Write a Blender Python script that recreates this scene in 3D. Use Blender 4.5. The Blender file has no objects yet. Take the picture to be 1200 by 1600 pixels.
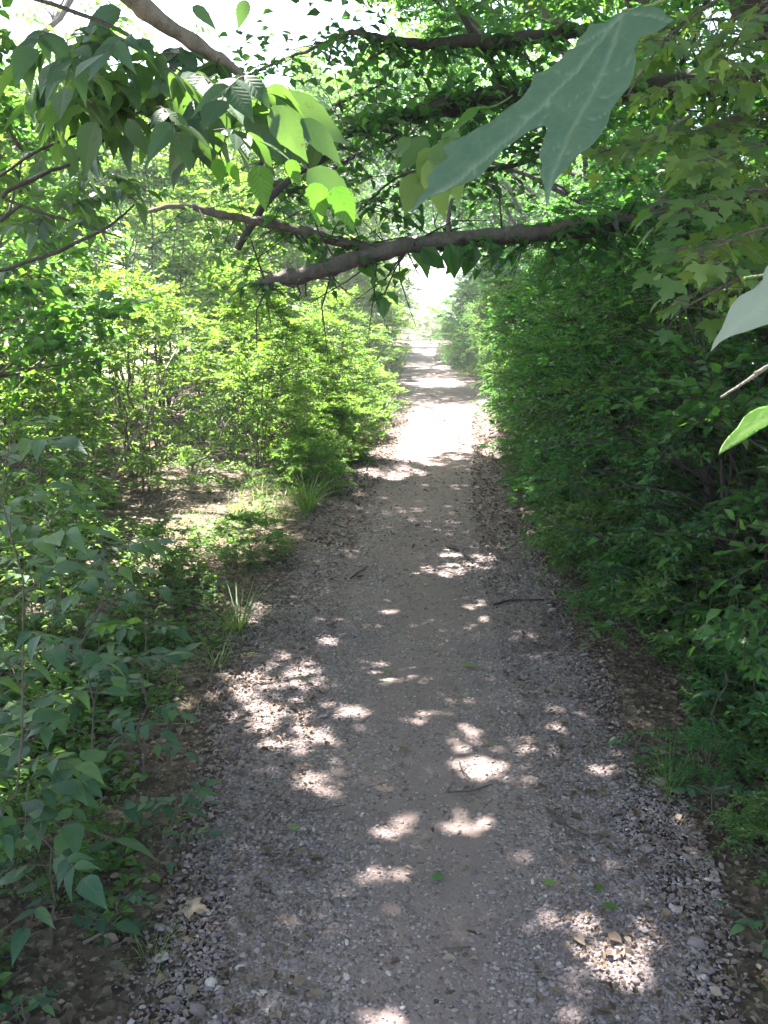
import bpy, math, random
import numpy as np
from mathutils import Vector, Matrix, noise, geometry
from math import radians, sin, cos, tan, pi, atan2, sqrt

# ------------------------------------------------------------------ camera, light, exposure
SC = bpy.context.scene
C = SC.collection
CAM_H, PITCH, F = 1.6, radians(12.6), 1386.0
cam_d = bpy.data.cameras.new('camera')
cam = bpy.data.objects.new('camera', cam_d); C.objects.link(cam)
cam_d.sensor_fit = 'VERTICAL'; cam_d.sensor_height = 24.0
cam_d.lens = 24.0 * F / 1600.0
cam_d.clip_start = 0.02; cam_d.clip_end = 2000
cam.location = (0, 0, CAM_H)
cam.rotation_euler = (pi/2 - PITCH, 0, 0)
SC.camera = cam

SUN = Vector((-0.26, 0.36, 0.90)).normalized()          # towards the sun: ahead, to the left, high
world = bpy.data.worlds.new('World'); SC.world = world
world.use_nodes = True
wn = world.node_tree
bg = wn.nodes['Background']
sky = wn.nodes.new('ShaderNodeTexSky'); sky.sky_type = 'NISHITA'
sky.sun_disc = False
sky.sun_elevation = math.asin(SUN.z); sky.sun_rotation = atan2(SUN.x, SUN.y)
sky.air_density = 1.0; sky.dust_density = 2.5; sky.ozone_density = 1.0
wn.links.new(sky.outputs[0], bg.inputs[0]); bg.inputs[1].default_value = 0.07
sl = bpy.data.lights.new('sun', 'SUN'); sl.energy = 5.0; sl.angle = radians(0.5); sl.color = (1.0, 0.955, 0.90)
so = bpy.data.objects.new('sun', sl); C.objects.link(so)
so.rotation_euler = SUN.to_track_quat('Z', 'Y').to_euler()
so.location = (-8, 10, 20)

SC.view_settings.view_transform = 'Standard'; SC.view_settings.look = 'None'
SC.view_settings.exposure = 3.52; SC.view_settings.gamma = 1.0
cy = SC.cycles
cy.max_bounces = 7; cy.diffuse_bounces = 5; cy.glossy_bounces = 2; cy.transmission_bounces = 3
cy.transparent_max_bounces = 4; cy.caustics_reflective = False; cy.caustics_refractive = False
cy.use_denoising = True; cy.sample_clamp_indirect = 6.0

# ------------------------------------------------------------------ helpers
UP = np.array([0, 0, 1.0])
_F = Vector((0, cos(PITCH), -sin(PITCH))); _U = Vector((0, sin(PITCH), cos(PITCH)))
def at(px, py, depth):
    """point at a pixel of the 1200x1600 photograph, depth metres along the view axis"""
    return Vector((0, 0, CAM_H)) + _F*depth + Vector((1, 0, 0))*((px-600)/F*depth) - _U*((py-800)/F*depth)
def gp(px, py):
    """flat ground point seen at a pixel"""
    d = _F + Vector((1, 0, 0))*((px-600)/F) - _U*((py-800)/F)
    t = -CAM_H / d.z
    return Vector((d.x*t, d.y*t, 0))

_edge = [(1600,262,1140),(1400,305,1070),(1200,322,1000),(1100,345,955),(1000,395,905),(900,440,855),(800,492,818),
         (740,530,806),(700,562,800),(660,580,790),(630,606,785),(600,617,758),(570,632,703),(545,641,684),(528,648,680)]
_ey = []; _el = []; _er = []
for y_, l_, r_ in _edge:
    a, b = gp(l_, y_), gp(r_, y_); _ey.append(a.y); _el.append(a.x); _er.append(b.x)
_ey = [-6.0] + _ey + [140.0]; _el = [-0.62] + _el + [2.2]; _er = [0.72] + _er + [4.6]
def eL(y): return float(np.interp(y, _ey, _el))
def eR(y): return float(np.interp(y, _ey, _er))
def sm(t): t = np.clip(t, 0, 1); return t*t*(3-2*t)
def gh(x, y):
    x = np.asarray(x, float); y = np.asarray(y, float)
    l = np.interp(y, _ey, _el); r = np.interp(y, _ey, _er)
    e = np.maximum(np.maximum(l - x, x - r), 0)
    return (0.10*sm((e-0.1)/1.6) + 0.03*sm(e/0.5)*np.sin(x*2.1+y*1.3)*np.sin(y*1.7-x*0.9)
            + 0.012*np.sin(x*5.3+1)*np.sin(y*4.1))

def new_mat(name):
    m = bpy.data.materials.new(name); m.use_nodes = True
    nt = m.node_tree; nt.nodes.clear()
    out = nt.nodes.new('ShaderNodeOutputMaterial')
    return m, nt, out
def N(nt, t, **kw):
    n = nt.nodes.new(t)
    for k, v in kw.items():
        if k in n.inputs.keys() if isinstance(k, str) else False: n.inputs[k].default_value = v
        else: setattr(n, k, v)
    return n
def ramp(nt, src, stops):
    r = nt.nodes.new('ShaderNodeValToRGB'); cr = r.color_ramp
    while len(cr.elements) < len(stops): cr.elements.new(0.5)
    for e, (p, c) in zip(cr.elements, stops): e.position = p; e.color = (*c, 1)
    nt.links.new(src, r.inputs[0]); return r
def math_n(nt, op, a, b=None, c=None):
    m = nt.nodes.new('ShaderNodeMath'); m.operation = op
    for i, v in enumerate((a, b, c)):
        if v is None: continue
        if isinstance(v, (int, float)): m.inputs[i].default_value = v
        else: nt.links.new(v, m.inputs[i])
    return m.outputs[0]
def mixc(nt, f, a, b):
    m = nt.nodes.new('ShaderNodeMix'); m.data_type = 'RGBA'
    for i, v in ((0, f), (6, a), (7, b)):
        if isinstance(v, (int, float)): m.inputs[i].default_value = v
        elif isinstance(v, tuple): m.inputs[i].default_value = (*v, 1)
        else: nt.links.new(v, m.inputs[i])
    return m.outputs[2]

def leaf_mat(name, stops, trans, tf=0.45, rough=0.45, spec=0.4, veins=0.25, vfreq=9, spots=0.0):
    """stops: reflectance ramp over the per-leaf random value; trans: (dark, light) transmitted colours"""
    m, nt, out = new_mat(name)
    at_ = N(nt, 'ShaderNodeAttribute', attribute_name='rnd')
    oi = N(nt, 'ShaderNodeObjectInfo')
    v = math_n(nt, 'ADD', math_n(nt, 'MULTIPLY', at_.outputs['Fac'], 0.75), math_n(nt, 'MULTIPLY', oi.outputs['Random'], 0.25))
    col = ramp(nt, v, stops).outputs[0]
    tcol = ramp(nt, v, [(0, trans[0]), (1, trans[1])]).outputs[0]
    uv = N(nt, 'ShaderNodeUVMap'); sp = N(nt, 'ShaderNodeSeparateXYZ'); nt.links.new(uv.outputs[0], sp.inputs[0])
    au = math_n(nt, 'ABSOLUTE', math_n(nt, 'SUBTRACT', sp.outputs[0], 0.5))
    ph = math_n(nt, 'SUBTRACT', sp.outputs[1], math_n(nt, 'MULTIPLY', au, 0.9))
    w = math_n(nt, 'ABSOLUTE', math_n(nt, 'SINE', math_n(nt, 'MULTIPLY', ph, vfreq*3.14)))
    mid = math_n(nt, 'MINIMUM', math_n(nt, 'MULTIPLY', au, 18.0), 1.0)
    hgt = math_n(nt, 'MULTIPLY', math_n(nt, 'POWER', w, 0.5), mid)
    bump = N(nt, 'ShaderNodeBump'); bump.inputs['Strength'].default_value = veins; bump.inputs['Distance'].default_value = 0.004
    nt.links.new(hgt, bump.inputs['Height'])
    vein = math_n(nt, 'SUBTRACT', 1.0, math_n(nt, 'MINIMUM', math_n(nt, 'MULTIPLY', hgt, 2.2), 1.0))
    col2 = mixc(nt, math_n(nt, 'MULTIPLY', vein, 0.22), col, mixc(nt, 0.5, col, (0.30, 0.36, 0.18)))
    tcol2 = mixc(nt, math_n(nt, 'MULTIPLY', vein, 0.3), tcol, mixc(nt, 0.5, tcol, (0.05, 0.09, 0.01)))
    if spots:      # browned insect marks
        tc = N(nt, 'ShaderNodeTexCoord'); vo = N(nt, 'ShaderNodeTexNoise'); vo.inputs['Scale'].default_value = 75; vo.inputs['Detail'].default_value = 3
        nt.links.new(tc.outputs['Object'], vo.inputs['Vector'])
        sf = math_n(nt, 'MULTIPLY', math_n(nt, 'MINIMUM', math_n(nt, 'MAXIMUM', math_n(nt, 'MULTIPLY', math_n(nt, 'SUBTRACT', vo.outputs[0], 0.66), 14.0), 0.0), 1.0), spots)
        col2 = mixc(nt, sf, col2, (0.11,0.085,0.03)); tcol2 = mixc(nt, sf, tcol2, (0.10,0.07,0.02))
    p = N(nt, 'ShaderNodeBsdfPrincipled'); p.inputs['Roughness'].default_value = rough
    p.inputs['Specular IOR Level'].default_value = spec
    nt.links.new(col2, p.inputs['Base Color']); nt.links.new(bump.outputs[0], p.inputs['Normal'])
    t = N(nt, 'ShaderNodeBsdfTranslucent'); nt.links.new(tcol2, t.inputs[0])
    mx = N(nt, 'ShaderNodeMixShader'); mx.inputs[0].default_value = tf
    nt.links.new(p.outputs[0], mx.inputs[1]); nt.links.new(t.outputs[0], mx.inputs[2]); nt.links.new(mx.outputs[0], out.inputs[0])
    return m

def bark_mat(name, c0, c1, scale=18):
    m, nt, out = new_mat(name)
    tc = N(nt, 'ShaderNodeTexCoord')
    mp = N(nt, 'ShaderNodeMapping'); mp.inputs['Scale'].default_value = (1, 1, 0.35)
    nt.links.new(tc.outputs['Object'], mp.inputs[0])
    n1 = N(nt, 'ShaderNodeTexNoise'); n1.inputs['Scale'].default_value = scale; n1.inputs['Detail'].default_value = 6; n1.inputs['Roughness'].default_value = 0.7
    nt.links.new(mp.outputs[0], n1.inputs['Vector'])
    n2 = N(nt, 'ShaderNodeTexNoise'); n2.inputs['Scale'].default_value = scale*0.25
    nt.links.new(tc.outputs['Object'], n2.inputs['Vector'])
    f = math_n(nt, 'ADD', math_n(nt, 'MULTIPLY', n1.outputs[0], 0.7), math_n(nt, 'MULTIPLY', n2.outputs[0], 0.35))
    c = ramp(nt, f, [(0.3, c0), (0.72, c1)])
    p = N(nt, 'ShaderNodeBsdfPrincipled'); p.inputs['Roughness'].default_value = 0.85
    b = N(nt, 'ShaderNodeBump'); b.inputs['Strength'].default_value = 1.0; b.inputs['Distance'].default_value = 0.02
    nt.links.new(n1.outputs[0], b.inputs['Height'])
    nt.links.new(c.outputs[0], p.inputs['Base Color']); nt.links.new(b.outputs[0], p.inputs['Normal']); nt.links.new(p.outputs[0], out.inputs[0])
    return m

# ------------------------------------------------------------------ materials
M = {}
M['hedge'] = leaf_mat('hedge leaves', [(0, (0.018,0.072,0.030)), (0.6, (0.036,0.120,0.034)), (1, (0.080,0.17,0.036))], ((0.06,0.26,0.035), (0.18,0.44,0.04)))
M['bright'] = leaf_mat('sunny shrub leaves', [(0, (0.028,0.085,0.025)), (0.6, (0.055,0.14,0.03)), (1, (0.12,0.20,0.035))], ((0.13,0.36,0.03), (0.40,0.62,0.05)), tf=0.45)  # lighter leaf tint for plants in the sun; sunlight put into the colour
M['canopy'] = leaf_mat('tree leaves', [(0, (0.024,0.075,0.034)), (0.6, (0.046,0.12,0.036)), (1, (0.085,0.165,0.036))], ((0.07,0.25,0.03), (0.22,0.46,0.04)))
M['maple'] = leaf_mat('maple leaves', [(0, (0.035,0.085,0.03)), (0.6, (0.06,0.12,0.035)), (1, (0.12,0.18,0.045))], ((0.12,0.26,0.025), (0.38,0.52,0.07)), tf=0.42)
M['sapling'] = leaf_mat('sapling leaves', [(0, (0.018,0.058,0.038)), (0.5, (0.034,0.094,0.052)), (1, (0.11,0.19,0.065))], ((0.07,0.20,0.035), (0.26,0.44,0.05)), tf=0.38, veins=0.22, spec=0.4, rough=0.5, spots=0.8)
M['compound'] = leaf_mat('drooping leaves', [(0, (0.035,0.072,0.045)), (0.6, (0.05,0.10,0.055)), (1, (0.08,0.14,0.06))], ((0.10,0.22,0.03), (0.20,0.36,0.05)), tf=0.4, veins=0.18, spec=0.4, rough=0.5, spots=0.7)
M['limeleaf'] = leaf_mat('sunlit thin leaves', [(0, (0.07,0.16,0.03)), (1, (0.12,0.24,0.04))], ((0.13,0.36,0.03), (0.20,0.46,0.045)), tf=0.55, veins=0.7, spots=0.5)  # drooping leaves again, backlight put into the colour; also serves yellow fallen leaves
M['weeds'] = leaf_mat('ground plants', [(0, (0.025,0.07,0.02)), (0.6, (0.06,0.13,0.03)), (1, (0.12,0.20,0.05))], ((0.10,0.24,0.03), (0.25,0.42,0.05)))
M['grass'] = leaf_mat('grass blades', [(0, (0.05,0.12,0.02)), (1, (0.13,0.22,0.05))], ((0.14,0.30,0.03), (0.35,0.50,0.08)), veins=0)
M['litter'] = leaf_mat('dry fallen leaves', [(0, (0.045,0.030,0.022)), (0.35, (0.095,0.062,0.042)), (0.65, (0.16,0.115,0.08)), (0.88, (0.27,0.21,0.16)), (0.93, (0.16,0.17,0.05)), (1, (0.40,0.34,0.14))], ((0.06,0.03,0.01), (0.20,0.12,0.05)), tf=0.15, rough=0.7)
M['bark'] = bark_mat('grey brown bark', (0.032,0.025,0.020), (0.155,0.125,0.10))
M['darkbark'] = bark_mat('dark bark', (0.018,0.014,0.012), (0.075,0.06,0.05))
M['palebark'] = bark_mat('pale smooth bark', (0.10,0.085,0.065), (0.26,0.22,0.17), 30)
M['greenstem'] = bark_mat('green stem', (0.08,0.14,0.04), (0.16,0.22,0.07), 30)
M['twigbark'] = bark_mat('thin twig bark', (0.05,0.038,0.03), (0.16,0.12,0.09), 40)

def stone_mat():
    m, nt, out = new_mat('gravel stones')
    a = N(nt, 'ShaderNodeAttribute', attribute_name='rnd')
    r = ramp(nt, a.outputs['Fac'], [(0, (0.11,0.082,0.080)), (0.35, (0.175,0.136,0.133)), (0.75, (0.24,0.192,0.188)), (0.95, (0.32,0.27,0.265)), (1, (0.52,0.46,0.43))])
    tc = N(nt, 'ShaderNodeTexCoord'); n = N(nt, 'ShaderNodeTexNoise'); n.inputs['Scale'].default_value = 160; n.inputs['Detail'].default_value = 4
    nt.links.new(tc.outputs['Object'], n.inputs['Vector'])
    c = mixc(nt, math_n(nt, 'MULTIPLY', n.outputs[0], 0.7), r.outputs[0], (0.125,0.098,0.088))
    p = N(nt, 'ShaderNodeBsdfPrincipled'); p.inputs['Roughness'].default_value = 0.8
    b = N(nt, 'ShaderNodeBump'); b.inputs['Strength'].default_value = 0.4; b.inputs['Distance'].default_value = 0.002
    nt.links.new(n.outputs[0], b.inputs['Height']); nt.links.new(b.outputs[0], p.inputs['Normal'])
    nt.links.new(c, p.inputs['Base Color']); nt.links.new(p.outputs[0], out.inputs[0]); return m
M['stone'] = stone_mat()

def path_mat():
    m, nt, out = new_mat('trodden gravel')
    tc = N(nt, 'ShaderNodeTexCoord'); P_ = tc.outputs['Object']
    def vor(s):
        v = N(nt, 'ShaderNodeTexVoronoi'); v.inputs['Scale'].default_value = s; nt.links.new(P_, v.inputs['Vector']); return v
    def noi(s, d=4):
        v = N(nt, 'ShaderNodeTexNoise'); v.inputs['Scale'].default_value = s; v.inputs['Detail'].default_value = d; nt.links.new(P_, v.inputs['Vector']); return v
    v1, v2 = vor(95), vor(48)
    big = noi(1.3, 5); fine = noi(260, 3); mid = noi(9, 6)
    s1 = N(nt, 'ShaderNodeSeparateColor'); nt.links.new(v1.outputs['Color'], s1.inputs[0])
    s2 = N(nt, 'ShaderNodeSeparateColor'); nt.links.new(v2.outputs['Color'], s2.inputs[0])
    st = ramp(nt, s1.outputs[0], [(0, (0.10,0.075,0.070)), (0.5, (0.18,0.140,0.130)), (0.85, (0.25,0.20,0.19)), (1, (0.37,0.32,0.31))])
    dirt = mixc(nt, mid.outputs[0], (0.150,0.108,0.098), (0.250,0.190,0.176))
    # the trodden middle shows more dirt, the sides more stones
    at_ = N(nt, 'ShaderNodeAttribute', attribute_name='wear')
    k = math_n(nt, 'ADD', math_n(nt, 'MULTIPLY', at_.outputs['Fac'], 0.9), math_n(nt, 'MULTIPLY', math_n(nt, 'SUBTRACT', big.outputs[0], 0.5), 1.4))
    k = math_n(nt, 'MULTIPLY', math_n(nt, 'GREATER_THAN', math_n(nt, 'SUBTRACT', k, s2.outputs[1]), 0.0), 0.85)
    c = mixc(nt, k, st.outputs[0], dirt)
    c = mixc(nt, math_n(nt, 'MULTIPLY', fine.outputs[0], 0.5), c, (0.10,0.082,0.068))
    h = math_n(nt, 'SUBTRACT', math_n(nt, 'MULTIPLY', math_n(nt, 'SUBTRACT', 1.0, math_n(nt, 'MINIMUM', math_n(nt, 'MULTIPLY', v1.outputs['Distance'], 1.6), 1.0)), math_n(nt, 'SUBTRACT', 1.1, k)), math_n(nt, 'MULTIPLY', fine.outputs[0], -0.3))
    b = N(nt, 'ShaderNodeBump'); b.inputs['Strength'].default_value = 0.8; b.inputs['Distance'].default_value = 0.006
    nt.links.new(h, b.inputs['Height'])
    p = N(nt, 'ShaderNodeBsdfPrincipled'); p.inputs['Roughness'].default_value = 0.9; p.inputs['Specular IOR Level'].default_value = 0.25
    nt.links.new(c, p.inputs['Base Color']); nt.links.new(b.outputs[0], p.inputs['Normal']); nt.links.new(p.outputs[0], out.inputs[0]); return m
M['path'] = path_mat()

def ground_mat():
    m, nt, out = new_mat('woodland floor')
    tc = N(nt, 'ShaderNodeTexCoord'); P_ = tc.outputs['Object']
    v = N(nt, 'ShaderNodeTexVoronoi'); v.inputs['Scale'].default_value = 34; nt.links.new(P_, v.inputs['Vector'])
    n = N(nt, 'ShaderNodeTexNoise'); n.inputs['Scale'].default_value = 22; n.inputs['Detail'].default_value = 8; nt.links.new(P_, n.inputs['Vector'])
    g = N(nt, 'ShaderNodeTexNoise'); g.inputs['Scale'].default_value = 0.35; g.inputs['Detail'].default_value = 6; nt.links.new(P_, g.inputs['Vector'])
    s = N(nt, 'ShaderNodeSeparateColor'); nt.links.new(v.outputs['Color'], s.inputs[0])
    lit = ramp(nt, s.outputs[0], [(0, (0.035,0.025,0.018)), (0.4, (0.08,0.058,0.042)), (0.8, (0.15,0.115,0.085)), (1, (0.26,0.21,0.17))])
    soil = mixc(nt, n.outputs[0], (0.025,0.018,0.013), (0.10,0.075,0.055))
    c = mixc(nt, 0.55, soil, lit.outputs[0])
    gr = mixc(nt, n.outputs[0], (0.07,0.12,0.03), (0.26,0.30,0.12))
    gr = mixc(nt, math_n(nt, 'GREATER_THAN', g.outputs[0], 0.52), gr, mixc(nt, n.outputs[0], (0.20,0.17,0.11), (0.42,0.37,0.26)))
    a = N(nt, 'ShaderNodeAttribute', attribute_name='wear')
    c = mixc(nt, a.outputs['Fac'], c, gr)
    b = N(nt, 'ShaderNodeBump'); b.inputs['Strength'].default_value = 0.9; b.inputs['Distance'].default_value = 0.012
    nt.links.new(math_n(nt, 'ADD', n.outputs[0], v.outputs['Distance']), b.inputs['Height'])
    p = N(nt, 'ShaderNodeBsdfPrincipled'); p.inputs['Roughness'].default_value = 0.92; p.inputs['Specular IOR Level'].default_value = 0.2
    nt.links.new(c, p.inputs['Base Color']); nt.links.new(b.outputs[0], p.inputs['Normal']); nt.links.new(p.outputs[0], out.inputs[0]); return m
M['ground'] = ground_mat()

# ------------------------------------------------------------------ mesh building
def raw_mesh(name, V, faces_flat, sizes, mat, uv=None, rnd=None, smooth=False, attr='rnd'):
    me = bpy.data.meshes.new(name)
    V = np.ascontiguousarray(V, dtype=np.float32)
    me.vertices.add(len(V)); me.vertices.foreach_set('co', V.ravel())
    me.loops.add(len(faces_flat)); me.loops.foreach_set('vertex_index', np.asarray(faces_flat, np.int32))
    sizes = np.asarray(sizes, np.int32); me.polygons.add(len(sizes))
    st = np.concatenate(([0], np.cumsum(sizes)[:-1])).astype(np.int32)
    me.polygons.foreach_set('loop_start', st)
    me.polygons.foreach_set('use_smooth', np.full(len(sizes), smooth))
    if uv is not None:
        l = me.uv_layers.new(name='UVMap'); l.data.foreach_set('uv', np.asarray(uv, np.float32)[faces_flat].ravel())
    if rnd is not None:
        a = me.attributes.new(attr, 'FLOAT', 'POINT'); a.data.foreach_set('value', np.asarray(rnd, np.float32))
    me.update(calc_edges=True); me.materials.append(mat)
    return me

def norm(a): return a / np.maximum(np.linalg.norm(a, axis=-1, keepdims=True), 1e-9)

def T_simple(w=0.55, fold=0.16, droop=0.12):
    v = [(0,0,0), (-w/2,0.38,fold*w), (-w*0.33,0.74,fold*w*0.4), (0,1,-droop), (w*0.33,0.74,fold*w*0.4), (w/2,0.38,fold*w)]
    return np.array(v, float), [(0,1,2,3), (0,3,4,5)]
def T_detail(w=0.5, fold=0.14, droop=0.2, n=7, serr=0.03, pw=0.85):
    V = [(0,0,0)]; Fc = []
    rows = []
    for i in range(1, n):
        t = i/n
        prof = sin(pi*t**pw)**0.85*(1-0.25*t)*(1.12*(1-t)**0.28)
        ww = w/2*prof*1.12*(1+serr*(1 if i % 2 else -1))
        z = -droop*t*t
        k = len(V); V += [(-ww, t-0.01, z+fold*ww), (0, t, z), (ww, t-0.01, z+fold*ww)]; rows.append(k)
    V.append((0, 1, -droop))
    r = rows[0]; Fc += [(0,r+1,r), (0,r+2,r+1)]
    for a, b in zip(rows, rows[1:]): Fc += [(a,a+1,b+1,b), (a+1,a+2,b+2,b+1)]
    r = rows[-1]; t = len(V)-1; Fc += [(r,r+1,t), (r+1,r+2,t)]
    return np.array(V, float), Fc
def T_maple():
    half = [(0.05,0.0),(0.20,-0.08),(0.36,-0.10),(0.30,0.04),(0.52,0.22),(0.62,0.44),(0.46,0.40),(0.36,0.46),(0.20,0.42),(0.26,0.62),(0.20,0.72),(0.12,0.74),(0.0,1.0)]
    V = [(0,0,0), (0,0.3,0.0), (0,0.6,-0.02)]
    def z(x, y): return 0.10*abs(x) - 0.16*(x*x+y*y)
    R = []; L = []
    for x, y in half: R.append(len(V)); V.append((x,y,z(x,y)))
    for x, y in half[:-1]: L.append(len(V)); V.append((-x,y,z(x,y)))
    L.append(R[-1])
    Fc = []
    for S, flip in ((R, 0), (L, 1)):
        fs = [(0,S[0],S[1]),(0,S[1],S[3]),(S[1],S[2],S[3]),(0,S[3],1),(S[3],S[4],S[6]),(S[4],S[5],S[6]),(S[3],S[6],S[7]),(S[3],S[7],1),(S[7],S[8],1),(S[8],2,1),(S[8],S[9],S[10],2),(S[10],S[11],2),(S[11],S[12],2)]
        Fc += [tuple(reversed(f)) if flip else f for f in fs]
    return np.array(V, float), Fc
TDW = T_detail(0.56, 0.12, 0.28, 9, 0.03)
TS, TSW, TD, TDN, TM = T_simple(), T_simple(0.68, 0.12, 0.2), T_detail(), T_detail(0.46, 0.16, 0.25, 9, 0.035), T_maple()
T_BLADE = (np.array([(-0.5,0,0),(0.5,0,0),(0.4,0.45,-0.05),(-0.4,0.45,-0.05),(0.22,0.8,-0.2),(-0.22,0.8,-0.2),(0,0.96,-0.36)], float)*np.array([0.02,1,1]), [(0,1,2,3),(3,2,4,5),(5,4,6)])

def leaf_mesh(name, tmpl, P, D, Nn, L, mat, rnd, W=None, smooth=False):
    V0, Fc = tmpl; k = len(V0); n = len(P)
    P = np.asarray(P, float); D = norm(np.asarray(D, float)); Nn = np.asarray(Nn, float)
    Nn = norm(Nn - D*np.sum(Nn*D, 1, keepdims=True)); X = np.cross(D, Nn)
    lr = np.random.default_rng(n+k); zs = lr.uniform(0.2, 2.3, (n,1,1)) if n > 3 else 1.0; ws = lr.uniform(0.82, 1.15, (n,1,1)) if n > 3 else 1.0
    L = np.asarray(L, float).reshape(n, 1, 1); Wd = L if W is None else L*np.asarray(W, float).reshape(n, 1, 1)
    V = P[:,None,:] + X[:,None,:]*V0[None,:,0:1]*Wd*ws + D[:,None,:]*V0[None,:,1:2]*L + Nn[:,None,:]*V0[None,:,2:3]*L*zs
    flat = np.array([i for f in Fc for i in f]); sizes = np.array([len(f) for f in Fc])
    loops = (flat[None,:] + (np.arange(n)*k)[:,None]).ravel()
    uv = np.tile(np.stack([V0[:,0]+0.5, V0[:,1]], 1), (n, 1))
    return raw_mesh(name, V.reshape(-1,3), loops, np.tile(sizes, n), mat, uv, np.repeat(rnd, k), smooth)

class Tubes:
    def __init__(s): s.V = []; s.F = []; s.n = 0
    def add(s, pts, rad, sides=6, cap=True):
        pts = [np.asarray(p, float) for p in pts]; m = len(pts)
        if np.isscalar(rad): rad = [rad]*m
        t0 = norm(pts[1]-pts[0]); ref = np.array([0,0,1.0]) if abs(t0[2]) < 0.9 else np.array([1.0,0,0])
        a = norm(np.cross(t0, ref))
        for i in range(m):
            t = norm(pts[min(i+1,m-1)] - pts[max(i-1,0)])
            a = norm(a - t*np.dot(a, t)); b = np.cross(t, a)
            th = np.arange(sides)*2*pi/sides
            ring = rad[i]*(np.cos(th)[:,None]*a + np.sin(th)[:,None]*b)
            if sides >= 8:
                ring = ring*np.array([[1+0.22*noise.noise(Vector((pts[i]+v_)*22))+0.10*noise.noise(Vector((pts[i]+v_)*70))] for v_ in ring])
            s.V.append(pts[i] + ring)
        for i in range(m-1):
            for j in range(sides):
                q = s.n+i*sides; j2 = (j+1) % sides
                s.F.append((q+j, q+j2, q+sides+j2, q+sides+j))
        if cap:
            s.F.append(tuple(s.n+(m-1)*sides+j for j in range(sides))); s.F.append(tuple(s.n+sides-1-j for j in range(sides)))
        s.n += m*sides
    def mesh(s, name, mat):
        flat = [i for f in s.F for i in f]
        return raw_mesh(name, np.concatenate(s.V), flat, [len(f) for f in s.F], mat, smooth=True)

def wobble(p0, p1, n, amp, rng, sag=0.0):
    p0 = np.asarray(p0, float); p1 = np.asarray(p1, float); L = np.linalg.norm(p1-p0)
    out = []
    for i in range(n+1):
        t = i/n; p = p0*(1-t)+p1*t
        if 0 < i < n: p = p + rng.normal(0, amp*L, 3)
        p[2] += sag*L*4*t*(1-t); out.append(p)
    return out

def link(name, me, parent=None):
    o = bpy.data.objects.new(name, me); C.objects.link(o)
    if parent is not None: o.parent = parent
    return o
def tag(o, label, cat, group=None, kind=None):
    if label: o['label'] = label
    if cat: o['category'] = cat
    if group: o['group'] = group
    if kind: o['kind'] = kind
    return o
def thing(name, loc, label, cat, group=None, rz=0):
    o = bpy.data.objects.new(name, None); C.objects.link(o); o.location = loc; o.rotation_euler = (0, 0, rz)
    o.empty_display_size = 0.1
    return tag(o, label, cat, group)
def dup(src, loc, rz, scale, label, group=None):
    r = src.copy(); C.objects.link(r); r.location = loc; r.rotation_euler = (0, 0, rz); r.scale = scale
    r['label'] = label
    if group: r['group'] = group
    for ch in list(src.children):
        c = ch.copy(); C.objects.link(c); c.parent = r
    return r
ORD = ['nearest','second','third','fourth','fifth','sixth','seventh','eighth','ninth','tenth','eleventh','twelfth','thirteenth','fourteenth','fifteenth','sixteenth','seventeenth','eighteenth','nineteenth','twentieth','twenty-first','twenty-second']

def twig_leaves(S, D, TL, k, LL, rng, tilt=0.35, spread=0.9, droop=0.15):
    """k leaves set alternately along every twig; returns P, D, N, L"""
    n = len(S); S = np.repeat(S, k, 0); Dd = np.repeat(D, k, 0); TLr = np.repeat(TL, k)
    i = np.tile(np.arange(k), n); t = (i+0.6)/k
    side = np.where(i % 2 == 0, 1.0, -1.0)[:,None]
    last = (i == k-1)[:,None]
    P = S + Dd*(t*TLr)[:,None]; P[:,2] -= 0.25*TLr*t*t
    n_ = norm(UP[None,:] - Dd*Dd[:,2:3] + rng.normal(0, 0.12, P.shape))
    X = np.cross(Dd, n_)
    d = Dd*0.55 + np.where(last, 0.0, side*spread)*X + rng.normal(0, 0.22, P.shape); d[:,2] -= droop
    nn = norm(n_ + rng.normal(0, tilt, P.shape))
    L = LL*rng.uniform(0.65, 1.2, len(P))
    return P, norm(d), nn, L

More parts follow.
